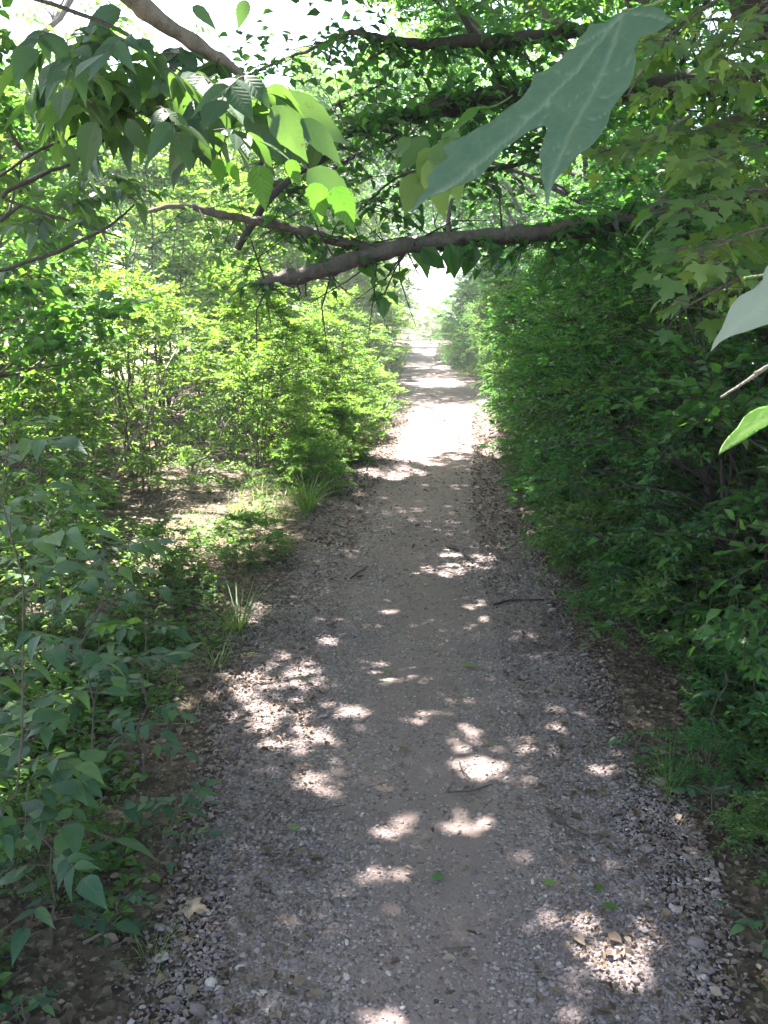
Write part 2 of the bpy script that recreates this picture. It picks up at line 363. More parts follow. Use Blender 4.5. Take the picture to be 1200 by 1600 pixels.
def grow(rng, base, H, clumps, ntw, tl, k, leaf, stems, tub, thick, crown_pull=0.0, tw_r=0.003):
    """stems fan out from base; every clump hangs on a side branch of its nearest stem. Returns leaf arrays."""
    base = np.asarray(base, float)
    nodes = []; 
    for s in stems:
        n = len(s); r = [thick*(1-0.75*i/(n-1)) for i in range(n)]
        tub.add(s, r, 6)
        for i in range(1, n): nodes.append((s[i], r[i])) ; nodes.append(((s[i]+s[i-1])/2, r[i]))
    NP = np.array([a for a, _ in nodes]); NR = [b for _, b in nodes]
    SS = []; DD = []; TT = []
    for c in clumps:
        d = np.linalg.norm(NP - c, axis=1) + np.maximum(NP[:,2]-c[2]+0.1, 0)*2.0
        j = int(np.argmin(d)); q = NP[j]
        pts = wobble(q, c, 4, 0.06, rng, 0.06)
        r0 = min(NR[j]*0.7, thick*0.5); tub.add(pts, [r0, r0*0.8, r0*0.65, r0*0.5, r0*0.35], 4)
        out = c - (base + np.array([0,0,H*0.35])); out = out/ (np.linalg.norm(out)+1e-6)
        for _ in range(ntw):
            a = rng.uniform(0, 2*pi); dd = np.array([cos(a), sin(a), rng.normal(0.12, 0.35)]) + out*0.45
            dd /= np.linalg.norm(dd); p = pts[-1]*(1-(u:=rng.uniform(0, 0.45))) + pts[2]*u
            L = tl*rng.uniform(0.6, 1.3)
            SS.append(p); DD.append(dd); TT.append(L)
            e = p + dd*L; e[2] -= 0.25*L
            mp = p + dd*L*0.5; mp[2] -= 0.06*L
            tub.add([p, mp, e], [tw_r, tw_r*0.8, tw_r*0.4], 3, False)
    return twig_leaves(np.array(SS), np.array(DD), np.array(TT), k, leaf, rng)

# ------------------------------------------------------------------ ground and path
def sheet(name, xs, ys, zf, mat, kind_label, wear=None):
    X, Y = np.meshgrid(xs, ys); Z = zf(X, Y); nx, ny = len(xs), len(ys)
    V = np.stack([X.ravel(), Y.ravel(), Z.ravel()], 1)
    i = np.arange((nx-1)*(ny-1)); r = i//(nx-1); c = i % (nx-1); q = r*nx+c
    loops = np.stack([q, q+1, q+nx+1, q+nx], 1).ravel()
    me = raw_mesh(name, V, loops, np.full(len(i), 4), mat, rnd=wear(X, Y).ravel(), smooth=True, attr='wear')
    o = link(name, me); o['kind'] = 'structure'; o['label'] = kind_label; return o
xs = np.concatenate([np.linspace(-450,-30,22)[:-1], np.linspace(-30,-6,40)[:-1], np.linspace(-6,8,150)[:-1], np.linspace(8,30,36)[:-1], np.linspace(30,450,22)])
ys = np.concatenate([np.linspace(-120,-4,14)[:-1], np.linspace(-4,14,180)[:-1], np.linspace(14,60,150)[:-1], np.linspace(60,900,40)])
def gz(X, Y):
    l = np.interp(Y, _ey, _el); r = np.interp(Y, _ey, _er)
    ins = np.minimum(X-l, r-X)
    return gh(X, Y) - 0.03*sm((ins+0.02)/0.15)
def gwear(X, Y):
    l = np.interp(Y, _ey, _el); r = np.interp(Y, _ey, _er)
    return sm((l-X-4.2)/2.5)*0.95 + sm((X-r-9)/4)*0.9
sheet('ground', xs, ys, gz, M['ground'], 'woodland floor of dark soil and leaf litter, open grass beyond', gwear)
# the path: a ribbon with a ragged edge
py_ = np.concatenate([np.linspace(-4,1.2,12)[:-1], np.linspace(1.2,14,240)[:-1], np.linspace(14,120,160)])
K = 15; V = []; wr = []
for y in py_:
    l, r = eL(y), eR(y)
    l += 0.05*sin(y*7)+0.04*sin(y*17+1); r += 0.05*sin(y*6+2)+0.04*sin(y*19)
    for j in range(K+1):
        t = j/K; x = l+(r-l)*t
        V.append((x, y, float(gh(x, y)) + 0.006 - 0.03*max(0, abs(t-0.5)*2-0.93)/0.07 - 0.015*sin(pi*t)))
        wr.append(max(0.0, 1-((t-0.52)/0.30)**2)*0.85)
nr = len(py_); i = np.arange(K*(nr-1)); rr = i//K; cc = i % K; q = rr*(K+1)+cc
o = link('path', raw_mesh('path', np.array(V), np.stack([q,q+1,q+K+2,q+K+1],1).ravel(), np.full(len(i),4), M['path'], rnd=wr, smooth=True, attr='wear'))
o['kind'] = 'structure'; o['label'] = 'gravel footpath trodden bare along its middle'
def ph(x, y):
    t = (x-eL(y))/(eR(y)-eL(y)); return float(gh(x, y)) + 0.006 - 0.015*sin(pi*min(max(t,0),1))

# gravel stones
def ico():
    p = (1+5**.5)/2; v = norm(np.array([(-1,p,0),(1,p,0),(-1,-p,0),(1,-p,0),(0,-1,p),(0,1,p),(0,-1,-p),(0,1,-p),(p,0,-1),(p,0,1),(-p,0,-1),(-p,0,1)], float))
    f = [(0,11,5),(0,5,1),(0,1,7),(0,7,10),(0,10,11),(1,5,9),(5,11,4),(11,10,2),(10,7,6),(7,1,8),(3,9,4),(3,4,2),(3,2,6),(3,6,8),(3,8,9),(4,9,5),(2,4,11),(6,2,10),(8,6,7),(9,8,1)]
    return v, f
IV, IF = ico()
def stones(name, pos, size, rnd, rng, jit=0.18):
    n = len(pos); s = size[:,None]*np.stack([rng.uniform(0.7,1.3,n), rng.uniform(0.55,1.0,n), rng.uniform(0.3,0.6,n)], 1)
    V = IV[None]*s[:,None,:]*(1+rng.uniform(-jit, jit, (n,12,1)))
    a = rng.uniform(0, 2*pi, n); ca, sa = np.cos(a)[:,None], np.sin(a)[:,None]
    tz = rng.normal(0, 0.25, (n,1))
    V[:,:,2] += V[:,:,0]*tz
    X = V[:,:,0]*ca - V[:,:,1]*sa; Y = V[:,:,0]*sa + V[:,:,1]*ca
    V = np.stack([X, Y, V[:,:,2]], 2) + pos[:,None,:]
    flat = np.array(IF).ravel(); loops = (flat[None]+(np.arange(n)*12)[:,None]).ravel()
    return raw_mesh(name, V.reshape(-1,3), loops, np.full(n*20, 3), M['stone'], rnd=np.repeat(rnd, 12), smooth=False)
rng = np.random.default_rng(5)
def scatter_path(n, y0, y1, size0, mid_keep, over=0.12):
    y = y0 + (y1-y0)*rng.random(n)**1.15
    l = np.interp(y, _ey, _el)-over; r = np.interp(y, _ey, _er)+over
    t = rng.random(n); x = l+(r-l)*t
    wv = np.array([noise.noise(Vector((a*1.6, b*1.2, 3))) for a, b in zip(x, y)])
    dens = mid_keep + (1-mid_keep)*sm((np.abs(t-0.52)-0.05)/0.28 + wv*0.9)
    edge = sm(np.minimum(t, 1-t)/0.16 + wv*0.9 + 0.05)
    k = rng.random(n) < dens*edge
    x, y = x[k], y[k]; m = len(x)
    sz = size0*np.exp(rng.normal(0, 0.38, m)); sz = np.clip(sz, size0*0.4, size0*2.3)
    z = np.array([ph(a, b) for a, b in zip(x, y)]) + sz*0.12
    return np.stack([x, y, z], 1), sz
P1, S1 = scatter_path(95000, 1.25, 4.6, 0.0048, 0.10)
P2, S2 = scatter_path(75000, 4.6, 15.0, 0.0070, 0.10)
P3, S3 = scatter_path(1100, 1.3, 9.0, 0.013, 0.10, 0.2)
Pp = np.concatenate([P1,P2,P3]); Ss = np.concatenate([S1,S2,S3])
tag(link('gravel', stones('gravel', Pp, Ss, rng.random(len(Pp)), rng)), 'loose grey and pinkish gravel strewn over the path', None, kind='stuff')

# ------------------------------------------------------------------ leaf litter, little plants
def verge(n, y0, y1, w, power=1.0, left=None):
    y = y0+(y1-y0)*rng.random(n)**1.4
    s = rng.random(n) < 0.5 if left is None else np.full(n, left)
    e = w*rng.random(n)**power
    x = np.where(s, np.interp(y, _ey, _el)-e, np.interp(y, _ey, _er)+e)
    return x, y, e
def litter():
    xs_, ys_ = [], []
    for n, y0, y1, w in ((50000,1.2,6,2.0),(14000,6,16,3.2)):
        x, y, e = verge(n, y0, y1, w); xs_.append(x + np.where(rng.random(n)<0.2, rng.normal(0,0.20,n), 0)); ys_.append(y)
    n = 15000; y = 1.3+14.7*rng.random(n)**1.2; t = rng.random(n); t = np.where(rng.random(n)<0.88, np.where(t<0.5, t*0.5, 1-(1-t)*0.5), t)
    xs_.append(np.interp(y,_ey,_el)*(1-t)+np.interp(y,_ey,_er)*t); ys_.append(y)
    x = np.concatenate(xs_); y = np.concatenate(ys_); n = len(x)
    z = gh(x, y) + rng.uniform(0.006, 0.020, n)
    a = rng.uniform(0, 2*pi, n); D = np.stack([np.cos(a), np.sin(a), rng.normal(0, 0.22, n)], 1)
    Nn = np.stack([rng.normal(0,0.35,n), rng.normal(0,0.35,n), np.ones(n)], 1)
    L = np.clip(0.014*np.exp(rng.normal(0,0.45,n)),0.006,0.045)*np.where(y>6, 1.6, 1)
    return leaf_mesh('leaf litter', T_simple(0.66, 0.16, 0.10), np.stack([x,y,z],1), D, Nn, L, M['litter'], rng.random(n)**1.1)
tag(link('leaf_litter', litter()), 'dry brown leaf litter along both verges', None, kind='stuff')
def debris():
    tb = Tubes(); n = 1500
    x, y, e = verge(n, 1.2, 10, 1.4, 1.4); x = x + rng.normal(0, 0.2, n)
    for i in range(n):
        a = rng.uniform(0, 2*pi); L = rng.uniform(0.02, 0.10); z = float(gh(x[i], y[i]))+0.018
        p = np.array([x[i], y[i], z]); d = np.array([cos(a), sin(a), rng.normal(0,0.08)])*L
        tb.add([p, p+d*0.5+rng.normal(0,0.004,3), p+d], [0.0017,0.0015,0.001], 4, False)
    return tb.mesh('twig debris', M['twigbark'])
tag(link('twig_debris', debris()), 'small broken twigs strewn on the verges', None, kind='stuff')

def herb_leaves(x, y, hmax, nl, ll, rng):
    n = len(x); k = nl
    P = np.repeat(np.stack([x, y, gh(x, y)], 1), k, 0); m = len(P)
    h = np.repeat(hmax*rng.uniform(0.4,1.2,n), k)*np.tile(np.linspace(0.35,1,k), n)
    a = np.tile(np.arange(k)*2.4, n)+np.repeat(rng.uniform(0,6.28,n), k)+rng.normal(0,0.3,m)
    D = np.stack([np.cos(a), np.sin(a), rng.normal(0.15,0.25,m)], 1)
    P = P + D*0.012; P[:,2] = P[:,2]+h
    Nn = np.stack([rng.normal(0,0.25,m), rng.normal(0,0.25,m), np.ones(m)], 1)
    return P, D, Nn, ll*rng.uniform(0.6,1.3,m)
def ground_cover():
    A = []
    for n, y0, y1, w, h, pw, left in ((9500,1.2,7,1.6,0.055,0.9,False),(1900,4.2,18,2.2,0.11,0.7,False),(3600,1.2,4.2,1.4,0.045,0.8,True),(4200,3.7,18,2.4,0.11,0.9,True)):
        x, y, e = verge(n, y0, y1, w, pw, left)
        cl = np.array([noise.noise(Vector((a*2.2, b*2.2, 7))) for a, b in zip(x, y)])
        off = 0.12 if y0 < 4 else 0.0
        k = (rng.random(n) < sm((e-off)/0.5+0.15))*(cl > (0.0 if (y0 < 4 and left) else (-0.3 if y0 < 4 else -0.12)))
        k = k.astype(bool)
        k &= ~((((x+1.55)/0.55)**2 + ((y-6.8)/0.75)**2) < 1)
        x, y, e = x[k], y[k], e[k]
        if y0 < 3 and not left: x = x+0.12
        A.append(herb_leaves(x, y, h, 6, 0.038 if y0 < 4 else 0.045, rng))
    P, D, Nn, L = (np.concatenate([a[i] for a in A]) for i in range(4))
    tb = None
    return leaf_mesh('ground cover', TSW, P, D, Nn, L, M['weeds'], rng.random(len(P)))
tag(link('ground_cover', ground_cover()), 'low green weeds covering the ground under the shrubs', None, kind='stuff')
def grass_mesh(n, y0, y1, w, pw, left, h):
    x, y, e = verge(n, y0, y1, w, pw, left)
    P = np.stack([x, y, gh(x, y)-0.003], 1)
    a = rng.uniform(0, 2*pi, n); D = np.stack([np.cos(a)*0.45, np.sin(a)*0.45, np.ones(n)], 1)
    Nn = np.stack([np.cos(a), np.sin(a), np.full(n, 0.2)], 1)*-1
    return P, D, Nn, h*rng.uniform(0.4,1.2,n)
Gs = [grass_mesh(2200, 6.8, 17, 0.7, 0.9, True, 0.20), grass_mesh(1200, 3.2, 7, 1.0, 0.6, True, 0.13), grass_mesh(1500, 6, 17, 0.5, 0.9, False, 0.13), grass_mesh(500, 2.2, 6, 1.0, 0.6, False, 0.10), grass_mesh(4000, 17, 45, 1.0, 1, True, 0.28), grass_mesh(4000, 17, 45, 1.0, 1, False, 0.28)]
P, D, Nn, L = (np.concatenate([g[i] for g in Gs]) for i in range(4))
tag(link('verge_grass', leaf_mesh('verge grass', T_BLADE, P, D, Nn, L, M['grass'], rng.random(len(P)))), 'thin green grass growing along the path edges', None, kind='stuff')

# ------------------------------------------------------------------ sunlit patches: gaps in the roof of leaves
# (x, y, half width, half depth) in metres on the ground
def spot(px, py, rx, ry):
    a, b, c, d = gp(px-rx, py), gp(px+rx, py), gp(px, py-ry), gp(px, py+ry)
    return ((a.x+b.x)/2, (c.y+d.y)/2, (b.x-a.x)/2, (c.y-d.y)/2)
SPOTS = [spot(*s) for s in (
 (425,1118,62,26),(470,1150,60,22),(500,1225,42,22),(550,1112,26,10),(355,1088,32,11),(290,1096,18,8),(640,1185,1,1),
 (748,1190,40,24),(716,1160,10,14),(740,1133,22,5),(810,1168,8,4),(826,1166,9,4),(870,1132,18,4),(866,1176,8,4),
 (812,1222,9,4),(830,1219,9,4),(854,1220,10,6),(962,1212,32,14),(636,1272,34,14),(600,1287,20,7),(735,1284,34,16),(722,1260,14,5),
 (820,1335,20,6),(866,1345,20,12),(940,1478,60,44),(990,1450,40,18),(985,1520,40,14),(840,1438,44,10),(600,1362,26,12),(590,1592,40,16),
 (700,890,44,10),(745,880,28,12),(700,862,22,6),(742,940,22,9),(766,968,20,6),(602,951,16,5),(515,1002,22,5),
 (770,708,13,9),(716,702,20,4),(640,715,30,6),(620,698,62,22),(570,690,30,18),(650,680,70,16),(700,660,80,18),(740,645,48,14),(770,634,26,12),(785,605,14,22),(620,650,20,5),
 (672,598,54,8),(692,574,16,3),(652,574,18,3),(664,548,22,7),(660,530,24,8),(526,746,26,18),(576,738,20,7),(614,744,16,4),(560,772,16,4),(645,590,10,2),
 (300,826,90,22),(360,812,44,16),(250,845,40,14),(330,845,44,10),(330,795,60,12),(232,925,14,10),(145,942,14,8),(345,945,34,20),(385,960,30,22),(150,1008,16,5),(80,1050,20,20),(145,1092,20,8))]
rs = np.random.default_rng(9)
for _ in range(4):
    SPOTS.append(spot(rs.uniform(500, 860), rs.uniform(740, 1560), rs.uniform(4, 9), rs.uniform(2, 4)))
SP = np.array([s for s in SPOTS if s[2] > 0.004])
SH = np.array([SUN.x/SUN.z, SUN.y/SUN.z])
def in_gap(P, size):
    u = P[:,0]-P[:,2]*SH[0]; v = P[:,1]-P[:,2]*SH[1]
    hit = np.zeros(len(P), bool)
    wob = 1+0.30*np.sin(u*31+v*9)*np.sin(v*27-u*14)+0.22*np.sin(u*67+1)*np.sin(v*59)
    for x, y, a, b in SP:
        m = size*0.12
        hit |= ((u-x)/(a*wob+m))**2 + ((v-y)/(b*wob+m))**2 < 1
    cand = np.nonzero(hit & (v < 8.6) & (v > 1.2) & (u > -1.3))[0]
    for i_ in cand:
        if noise.noise(Vector((u[i_]*11, v[i_]*9, 4))) + 0.5*noise.noise(Vector((u[i_]*27, v[i_]*23, 8))) < -0.22: hit[i_] = False
    return hit, u, v

LITP = []  # further gaps cut so the sun reaches chosen leaves and twigs
for px, py, dep, r in ((409,290,1.5,0.10),(500,320,1.5,0.14),(540,325,1.5,0.12),(345,270,1.5,0.08),(370,275,1.5,0.08),(462,270,1.5,0.08),(255,328,4.35,0.22),(225,335,4.3,0.15),(450,435,4.4,0.12),(1190,660,0.8,0.10),(1165,585,0.9,0.05),(60,120,2.0,0.15)):
    w = at(px, py, dep); LITP.append((w.x-w.z*SH[0], w.y-w.z*SH[1], r, r))
SP = np.concatenate([SP, np.array(LITP)])
def sky_hole(P):
    """the opening in the roof of leaves ahead, left of the path"""
    r = P - np.array([0, 0, CAM_H]); dp = r@np.array(_F); px = 600+F*r[:,0]/dp; py = 800-F*(r@np.array(_U))/dp
    n = np.array([noise.noise(Vector((a*0.02, b*0.02, 2))) for a, b in zip(px, py)])
    q = ((px-430)/175)**2+((py+20)/140)**2 + n*1.1
    return (q < 1) & (P[:,1] > 10.3)

# ------------------------------------------------------------------ the roof of leaves: trees either side, crowns shaped to shade the path
def make_roof():
    rng = np.random.default_rng(21)
    trees = [(-4.6,2.4),(-5.4,8.0),(-6.8,14.5),(-8.6,22),(-9,32),(3.4,1.2),(2.9,6.4),(3.6,11.2),(4.6,17.5),(5.2,25),(6,34),(-3.2,-3.0)]
    S = []; Dr = []; T = []; LL = []
    def band(u0,u1,v0,v1,h0,h1,leaf,lai,tl,f=None):
        area = (u1-u0)*(v1-v0); k = 9; la = leaf*leaf*0.55*0.62*0.85
        n = int(area*lai/la/k)
        u = rng.uniform(u0,u1,n); v = rng.uniform(v0,v1,n); h = h0+(h1-h0)*rng.random(n)**1.3
        h = h + 0.5*np.sin(u*1.1+v*0.8)
        if f is not None:
            nz = np.array([noise.noise(Vector((a*1.6, b*1.6, 5)))+0.6*noise.noise(Vector((a*5, b*5, 9))) for a, b in zip(u, v)]); q_ = f(u, v, nz); u, v, h = u[q_], v[q_], h[q_]; n = len(u)
        p = np.stack([u+h*SH[0], v+h*SH[1], h], 1)
        a = rng.uniform(0,2*pi,n); d = norm(np.stack([np.cos(a), np.sin(a), rng.normal(-0.05,0.3,n)],1))
        S.append(p - d*tl*0.5); Dr.append(d); T.append(np.full(n, tl)*rng.uniform(0.7,1.3,n)); LL.append(np.full(n, leaf))
    band(-1.15,2.6,0.2,5.6,4.6,6.2,0.085,6.2,0.36)
    band(-0.9,2.6,5.6,10.4,6.4,8.0,0.10,5.6,0.42, lambda u,v,z: (v < 9.5+1.3*z) & (u > -0.7+0.4*z))
    band(2.6,6.5,-2,15,5.4,8.0,0.14,2.2,0.5)
    band(0.3,3.6,9.4,15.8,6.4,8.0,0.12,3.4,0.5, lambda u,v,z: u > 0.75+(v-9.6)*0.33+0.7*z)
    band(-3.6,-1.15,-1.5,4.6,4.6,6.4,0.11,2.0,0.45)
    band(-1.2,3.6,15.2,20.6,5.2,8.0,0.13,5.0,0.5, lambda u,v,z: (v > 15.7+0.9*z))
    band(-1.0,8.0,20.4,44,5,9.5,0.17,2.2,0.6)
    band(-2.5,2.6,-3.5,0.2,4.6,6.5,0.13,5.0,0.5)  # unseen leaves over and behind the camera, added to block the sun
    band(-7.0,-1.15,8.0,30,5.2,9,0.13,0.45,0.5)
    S = np.concatenate(S); Dr = np.concatenate(Dr); T = np.concatenate(T); LL = np.concatenate(LL)
    mid = S + Dr*(T*0.5)[:,None]
    un = mid[:,0]-mid[:,2]*SH[0]; cl_ = np.array([noise.noise(Vector((a*0.55, b*0.55, c*0.5))) for a, b, c in mid])
    kp = ~sky_hole(mid) & ~((un < -1.15) & (cl_ < -0.02))
    S, Dr, T, LL, mid = S[kp], Dr[kp], T[kp], LL[kp], mid[kp]
    TR = np.array(trees)
    own = np.argmin(np.linalg.norm((mid[:,None,:2]-TR[None]), axis=2), axis=1)
    k = 9
    names = ['left of the path beside the camera','left of the path, second in its row','left of the path, third in its row','left of the path, fourth in its row','left of the path, fifth and farthest in its row',
             'right of the path beside the camera','right of the path just past the leaning tree','right of the path, third in its row','right of the path, fourth in its row','right of the path, fifth in its row','right of the path, sixth and farthest in its row','left of the path behind the camera']
    for ti, (tx, ty) in enumerate(trees):
        s = own == ti
        if s.sum() < 5: continue
        tb = Tubes(); z0 = float(gh(tx, ty))
        mt = mid[s]; cen = mt.mean(0); top = cen[2]+0.5
        fork = np.array([tx*0.92+cen[0]*0.08, ty*0.92+cen[1]*0.08, max(3.2, top*0.5)])
        r0 = 0.13 if ti not in (1, 6) else 0.16
        tp = wobble((tx,ty,z0-0.1), fork, 6, 0.012, rng)
        tub_r = [r0*1.35, r0*1.08, r0, r0*0.95, r0*0.9, r0*0.86, r0*0.8]; tb.add(tp, tub_r, 10)
        # limbs to cells of twigs
        cells = {}
        for p in mt: cells.setdefault((int(p[0]//1.6), int(p[1]//1.6)), []).append(p)
        cl = [np.mean(v, axis=0) for v in cells.values()]
        g2 = {}
        for c in cl: g2.setdefault((int(c[0]//3.6), int(c[1]//3.6)), []).append(c)
        for g in g2.values():
            gc = np.mean(g, axis=0); e = fork*0.25+gc*0.75; e[2] = max(e[2], fork[2]*0.9)
            lp = wobble(fork, e, 5, 0.045, rng, 0.05); R = r0*0.5
            tb.add(lp, [R, R*0.85, R*0.72, R*0.6, R*0.48, R*0.36], 7)
            for c in g:
                q = lp[3] if np.linalg.norm(lp[3]-c) < np.linalg.norm(lp[5]-c) else lp[5]
                bp = wobble(q, c, 4, 0.06, rng, 0.05); tb.add(bp, [R*0.34, R*0.27, R*0.2, R*0.14, R*0.08], 5)
                cell = cells[(int(c[0]//1.6), int(c[1]//1.6))] if (int(c[0]//1.6), int(c[1]//1.6)) in cells else []
                for p in cell[::7]:
                    w = wobble(bp[3], p, 2, 0.06, rng, 0.03); tb.add(w, [0.007, 0.005, 0.003], 3, False)
        P, D, Nn, L = twig_leaves(S[s], Dr[s], T[s], k, 1.0, rng, tilt=0.30, droop=0.18)
        L = L*np.repeat(LL[s], k)
        ctr = P + D*(L*0.5)[:,None]
        hit, u, v = in_gap(ctr, L)
        keep = ~hit
        P, D, Nn, L = P[keep], D[keep], Nn[keep], L[keep]
        for a, d, t, okk in zip(S[s], Dr[s], T[s], range(10**9)):
            if okk % 2 == 0: tb.add([a, a+d*t*0.5-np.array([0,0,0.05*t]), a+d*t-np.array([0,0,0.25*t])], [0.0035,0.003,0.0015], 3, False)
        th = thing('tree', (tx, ty, z0), 'tall leafy tree ' + names[ti], 'tree', 'trees with crowns shaped to shade the path')
        off = Vector((-tx, -ty, -z0))
        tr = link('trunk', tb.mesh('trunk', M['bark'] if ti % 2 else M['darkbark']), th)
        cr = link('crown', leaf_mesh('crown', TS, P, D, Nn, L, M['canopy'], rng.random(len(P))), th)
        tr.location = off; cr.location = off
make_roof()

# ------------------------------------------------------------------ shrubs
def make_shrub(seed, H, R, nclump, ntw, k, leaf, tl, mat, bark, name, label, cat, low=0.08, nst=7, thick=0.016, tmpl=TS, top_w=1.0):
    rng = np.random.default_rng(seed)
    stems = []
    for i in range(nst):
        a = 2*pi*i/nst+rng.uniform(-0.4,0.4); rr = R*rng.uniform(0.25,0.75); hh = H*rng.uniform(0.7,0.95)
        p0 = np.array([cos(a)*0.06*rng.uniform(0.5,2), sin(a)*0.06*rng.uniform(0.5,2), -0.05])
        p1 = np.array([cos(a)*rr, sin(a)*rr, hh]); pts = []
        for j in range(7):
            t = j/6; p = p0+(p1-p0)*np.array([t**1.4, t**1.4, t]); 
            if 0 < j: p = p+rng.normal(0, 0.02*H, 3)
            pts.append(p)
        stems.append(pts)
    cl = []
    while len(cl) < nclump:
        z = rng.uniform(low, 1.0); a = rng.uniform(0, 2*pi)
        prof = (0.62+0.55*sin(pi*min(1, z*0.95+0.12)))*(1 if z < 0.75 else (1-(z-0.75)*2.2))*top_w
        r = R*prof*rng.uniform(0.25, 1.0)**0.6
        r *= 1+0.25*noise.noise(Vector((cos(a)*1.7, sin(a)*1.7, z*3+seed)))
        cl.append(np.array([cos(a)*r, sin(a)*r, z*H]))
    tb = Tubes()
    P, D, Nn, L = grow(rng, (0,0,0), H, cl, ntw, tl, k, leaf, stems, tb, thick)
    P[:,2] = np.maximum(P[:,2], 0.02)
    th = thing(name, (0,0,0), label, cat)
    link('stem', tb.mesh('stem', bark), th)
    link('foliage', leaf_mesh('foliage', tmpl, P, D, Nn, L, mat, rng.random(len(P))), th)
    return th
rng = np.random.default_rng(77)
def put(protos, lst, labelf, group):
    used = set()
    for i, (x, y, sc, pi_) in enumerate(lst):
        p = protos[pi_ % len(protos)]
        z = float(gh(x, y)); rz = rng.uniform(0, 2*pi); s = (sc, sc, sc*rng.uniform(0.92, 1.1))
        if id(p) not in used and not p.get('placed'):
            p['placed'] = 1; p.location = (x, y, z); p.rotation_euler = (0,0,rz); p.scale = s; p['label'] = labelf(i); p['group'] = group
        else:
            o = dup(p, (x,y,z), rz, s, labelf(i), group)
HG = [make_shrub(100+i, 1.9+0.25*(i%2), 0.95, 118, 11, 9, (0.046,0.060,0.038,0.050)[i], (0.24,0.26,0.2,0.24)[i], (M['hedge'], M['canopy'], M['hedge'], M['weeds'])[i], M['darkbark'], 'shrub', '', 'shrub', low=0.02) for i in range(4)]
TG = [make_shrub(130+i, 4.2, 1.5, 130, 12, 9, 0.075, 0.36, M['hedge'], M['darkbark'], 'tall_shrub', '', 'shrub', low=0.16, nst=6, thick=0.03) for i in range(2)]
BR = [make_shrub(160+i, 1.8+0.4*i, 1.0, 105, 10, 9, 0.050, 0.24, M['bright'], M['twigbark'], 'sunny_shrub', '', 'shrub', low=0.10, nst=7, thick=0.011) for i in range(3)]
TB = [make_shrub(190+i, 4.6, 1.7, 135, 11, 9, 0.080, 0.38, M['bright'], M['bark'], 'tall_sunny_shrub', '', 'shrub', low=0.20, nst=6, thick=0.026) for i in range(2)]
ML_ = [make_shrub(250+i, 3.6, 1.2, 46, 9, 8, 0.088, 0.34, M['canopy'], M['bark'], 'slender_tree', '', 'tree', low=0.38, nst=3, thick=0.024, tmpl=TSW) for i in range(2)]
put(ML_, [(-2.5,4.9,0.85,0),(-3.3,7.2,1.0,1),(-4.4,10.6,1.15,1),(-5.6,8.6,1.15,0),(-3.9,13.4,1.1,1)], lambda i: f'slender tree with darker broad leaves among the left shrubs, {ORD[i]} from the camera', 'slender trees on the left')
LOWB = [make_shrub(240, 0.6, 0.6, 50, 10, 8, 0.040, 0.15, M['bright'], M['greenstem'], 'low_bush', '', 'shrub', low=0.08, nst=8, thick=0.005)]
LOWS = [make_shrub(220+i, 0.65, 0.55, 34, 9, 8, 0.042, 0.16, M['hedge'] if i else M['weeds'], M['greenstem'], 'low_bush', '', 'shrub', low=0.1, nst=7, thick=0.006) for i in range(2)]

row = []
row.append((eR(2.5)+1.35, 2.55, 0.8, 2)); y = 3.3; i = 1
while y < 30:
    o_ = 0.98 if y < 6 else (0.72 if y < 15 else 0.62)
    row.append((eR(y)+o_+rng.uniform(-0.08,0.15), y, rng.uniform(0.88,1.12), i)); y += 1.12 if y < 12 else 1.7; i += 1
put(HG, row, lambda i: f'dense dark green shrub at the right path edge, {ORD[i]} in the front row', 'shrubs along the right edge of the path')
row = [(eR(y)+2.2+rng.uniform(-0.2,0.3)+(0.25 if y<5 else 0), y, rng.uniform(0.85,1.15), j) for j, y in enumerate((2.6,4.4,6.1,8.0,10.0,12.3,14.8,18,21.5,25.5,30,36))]
put(TG, row, lambda i: f'tall dark green shrub behind the right front row, {ORD[i]} from the camera', 'tall shrubs behind the right row')
row = [(eR(y)+4.6, y, 1.25, j) for j, y in enumerate((4.5,8,12,16.5,22,29))]
put(TG, row, lambda i: f'tall dark shrub deep in the thicket at right, {ORD[i]} from the camera', 'shrubs deep in the right thicket')
row = [(eR(y)+x, y, s, j) for j, (x, y, s) in enumerate(((0.52,3.9,0.8),(0.75,3.2,0.8),(0.35,5.2,0.75),(0.30,6.6,0.7),(0.22,8.2,0.7),(0.2,10.0,0.8),(0.2,12.2,0.8),(0.1,14.2,0.9),(0.62,2.5,0.45),(0.28,4.5,0.5),(0.25,5.9,0.55),(0.2,7.4,0.6),(0.15,9.1,0.6)))]
put(LOWS, row, lambda i: f'low green bush at the foot of the right shrubs, {ORD[i]} in its line', 'low bushes at the right verge')
row = []
for j, (dx, y, s) in enumerate(((2.05,5.9,0.75),(1.75,8.1,0.8),(0.80,8.9,0.70),(0.62,10.3,0.72),(0.62,12.0,0.75),(0.62,13.8,0.75),(0.8,16.2,0.9),(0.85,19,0.95),(0.9,23,1.1),(1.0,28,1.2),(3.6,6.0,1.0),(2.9,8.0,1.0),(2.2,10.2,0.95),(2.3,12.6,1.0),(2.4,16.5,1.2),(5.0,8.6,1.15),(4.6,12,1.25),(1.6,11.4,0.85),(1.7,14.8,0.95))):
    row.append((eL(y)-dx, y, s, j))
put(BR, row, lambda i: (f'sunlit yellow green shrub at the left path edge, {ORD[i]} along it' if i < 10 else f'sunlit shrub set back on the left, {ORD[i-10]} of its row'), 'sunlit shrubs on the left')
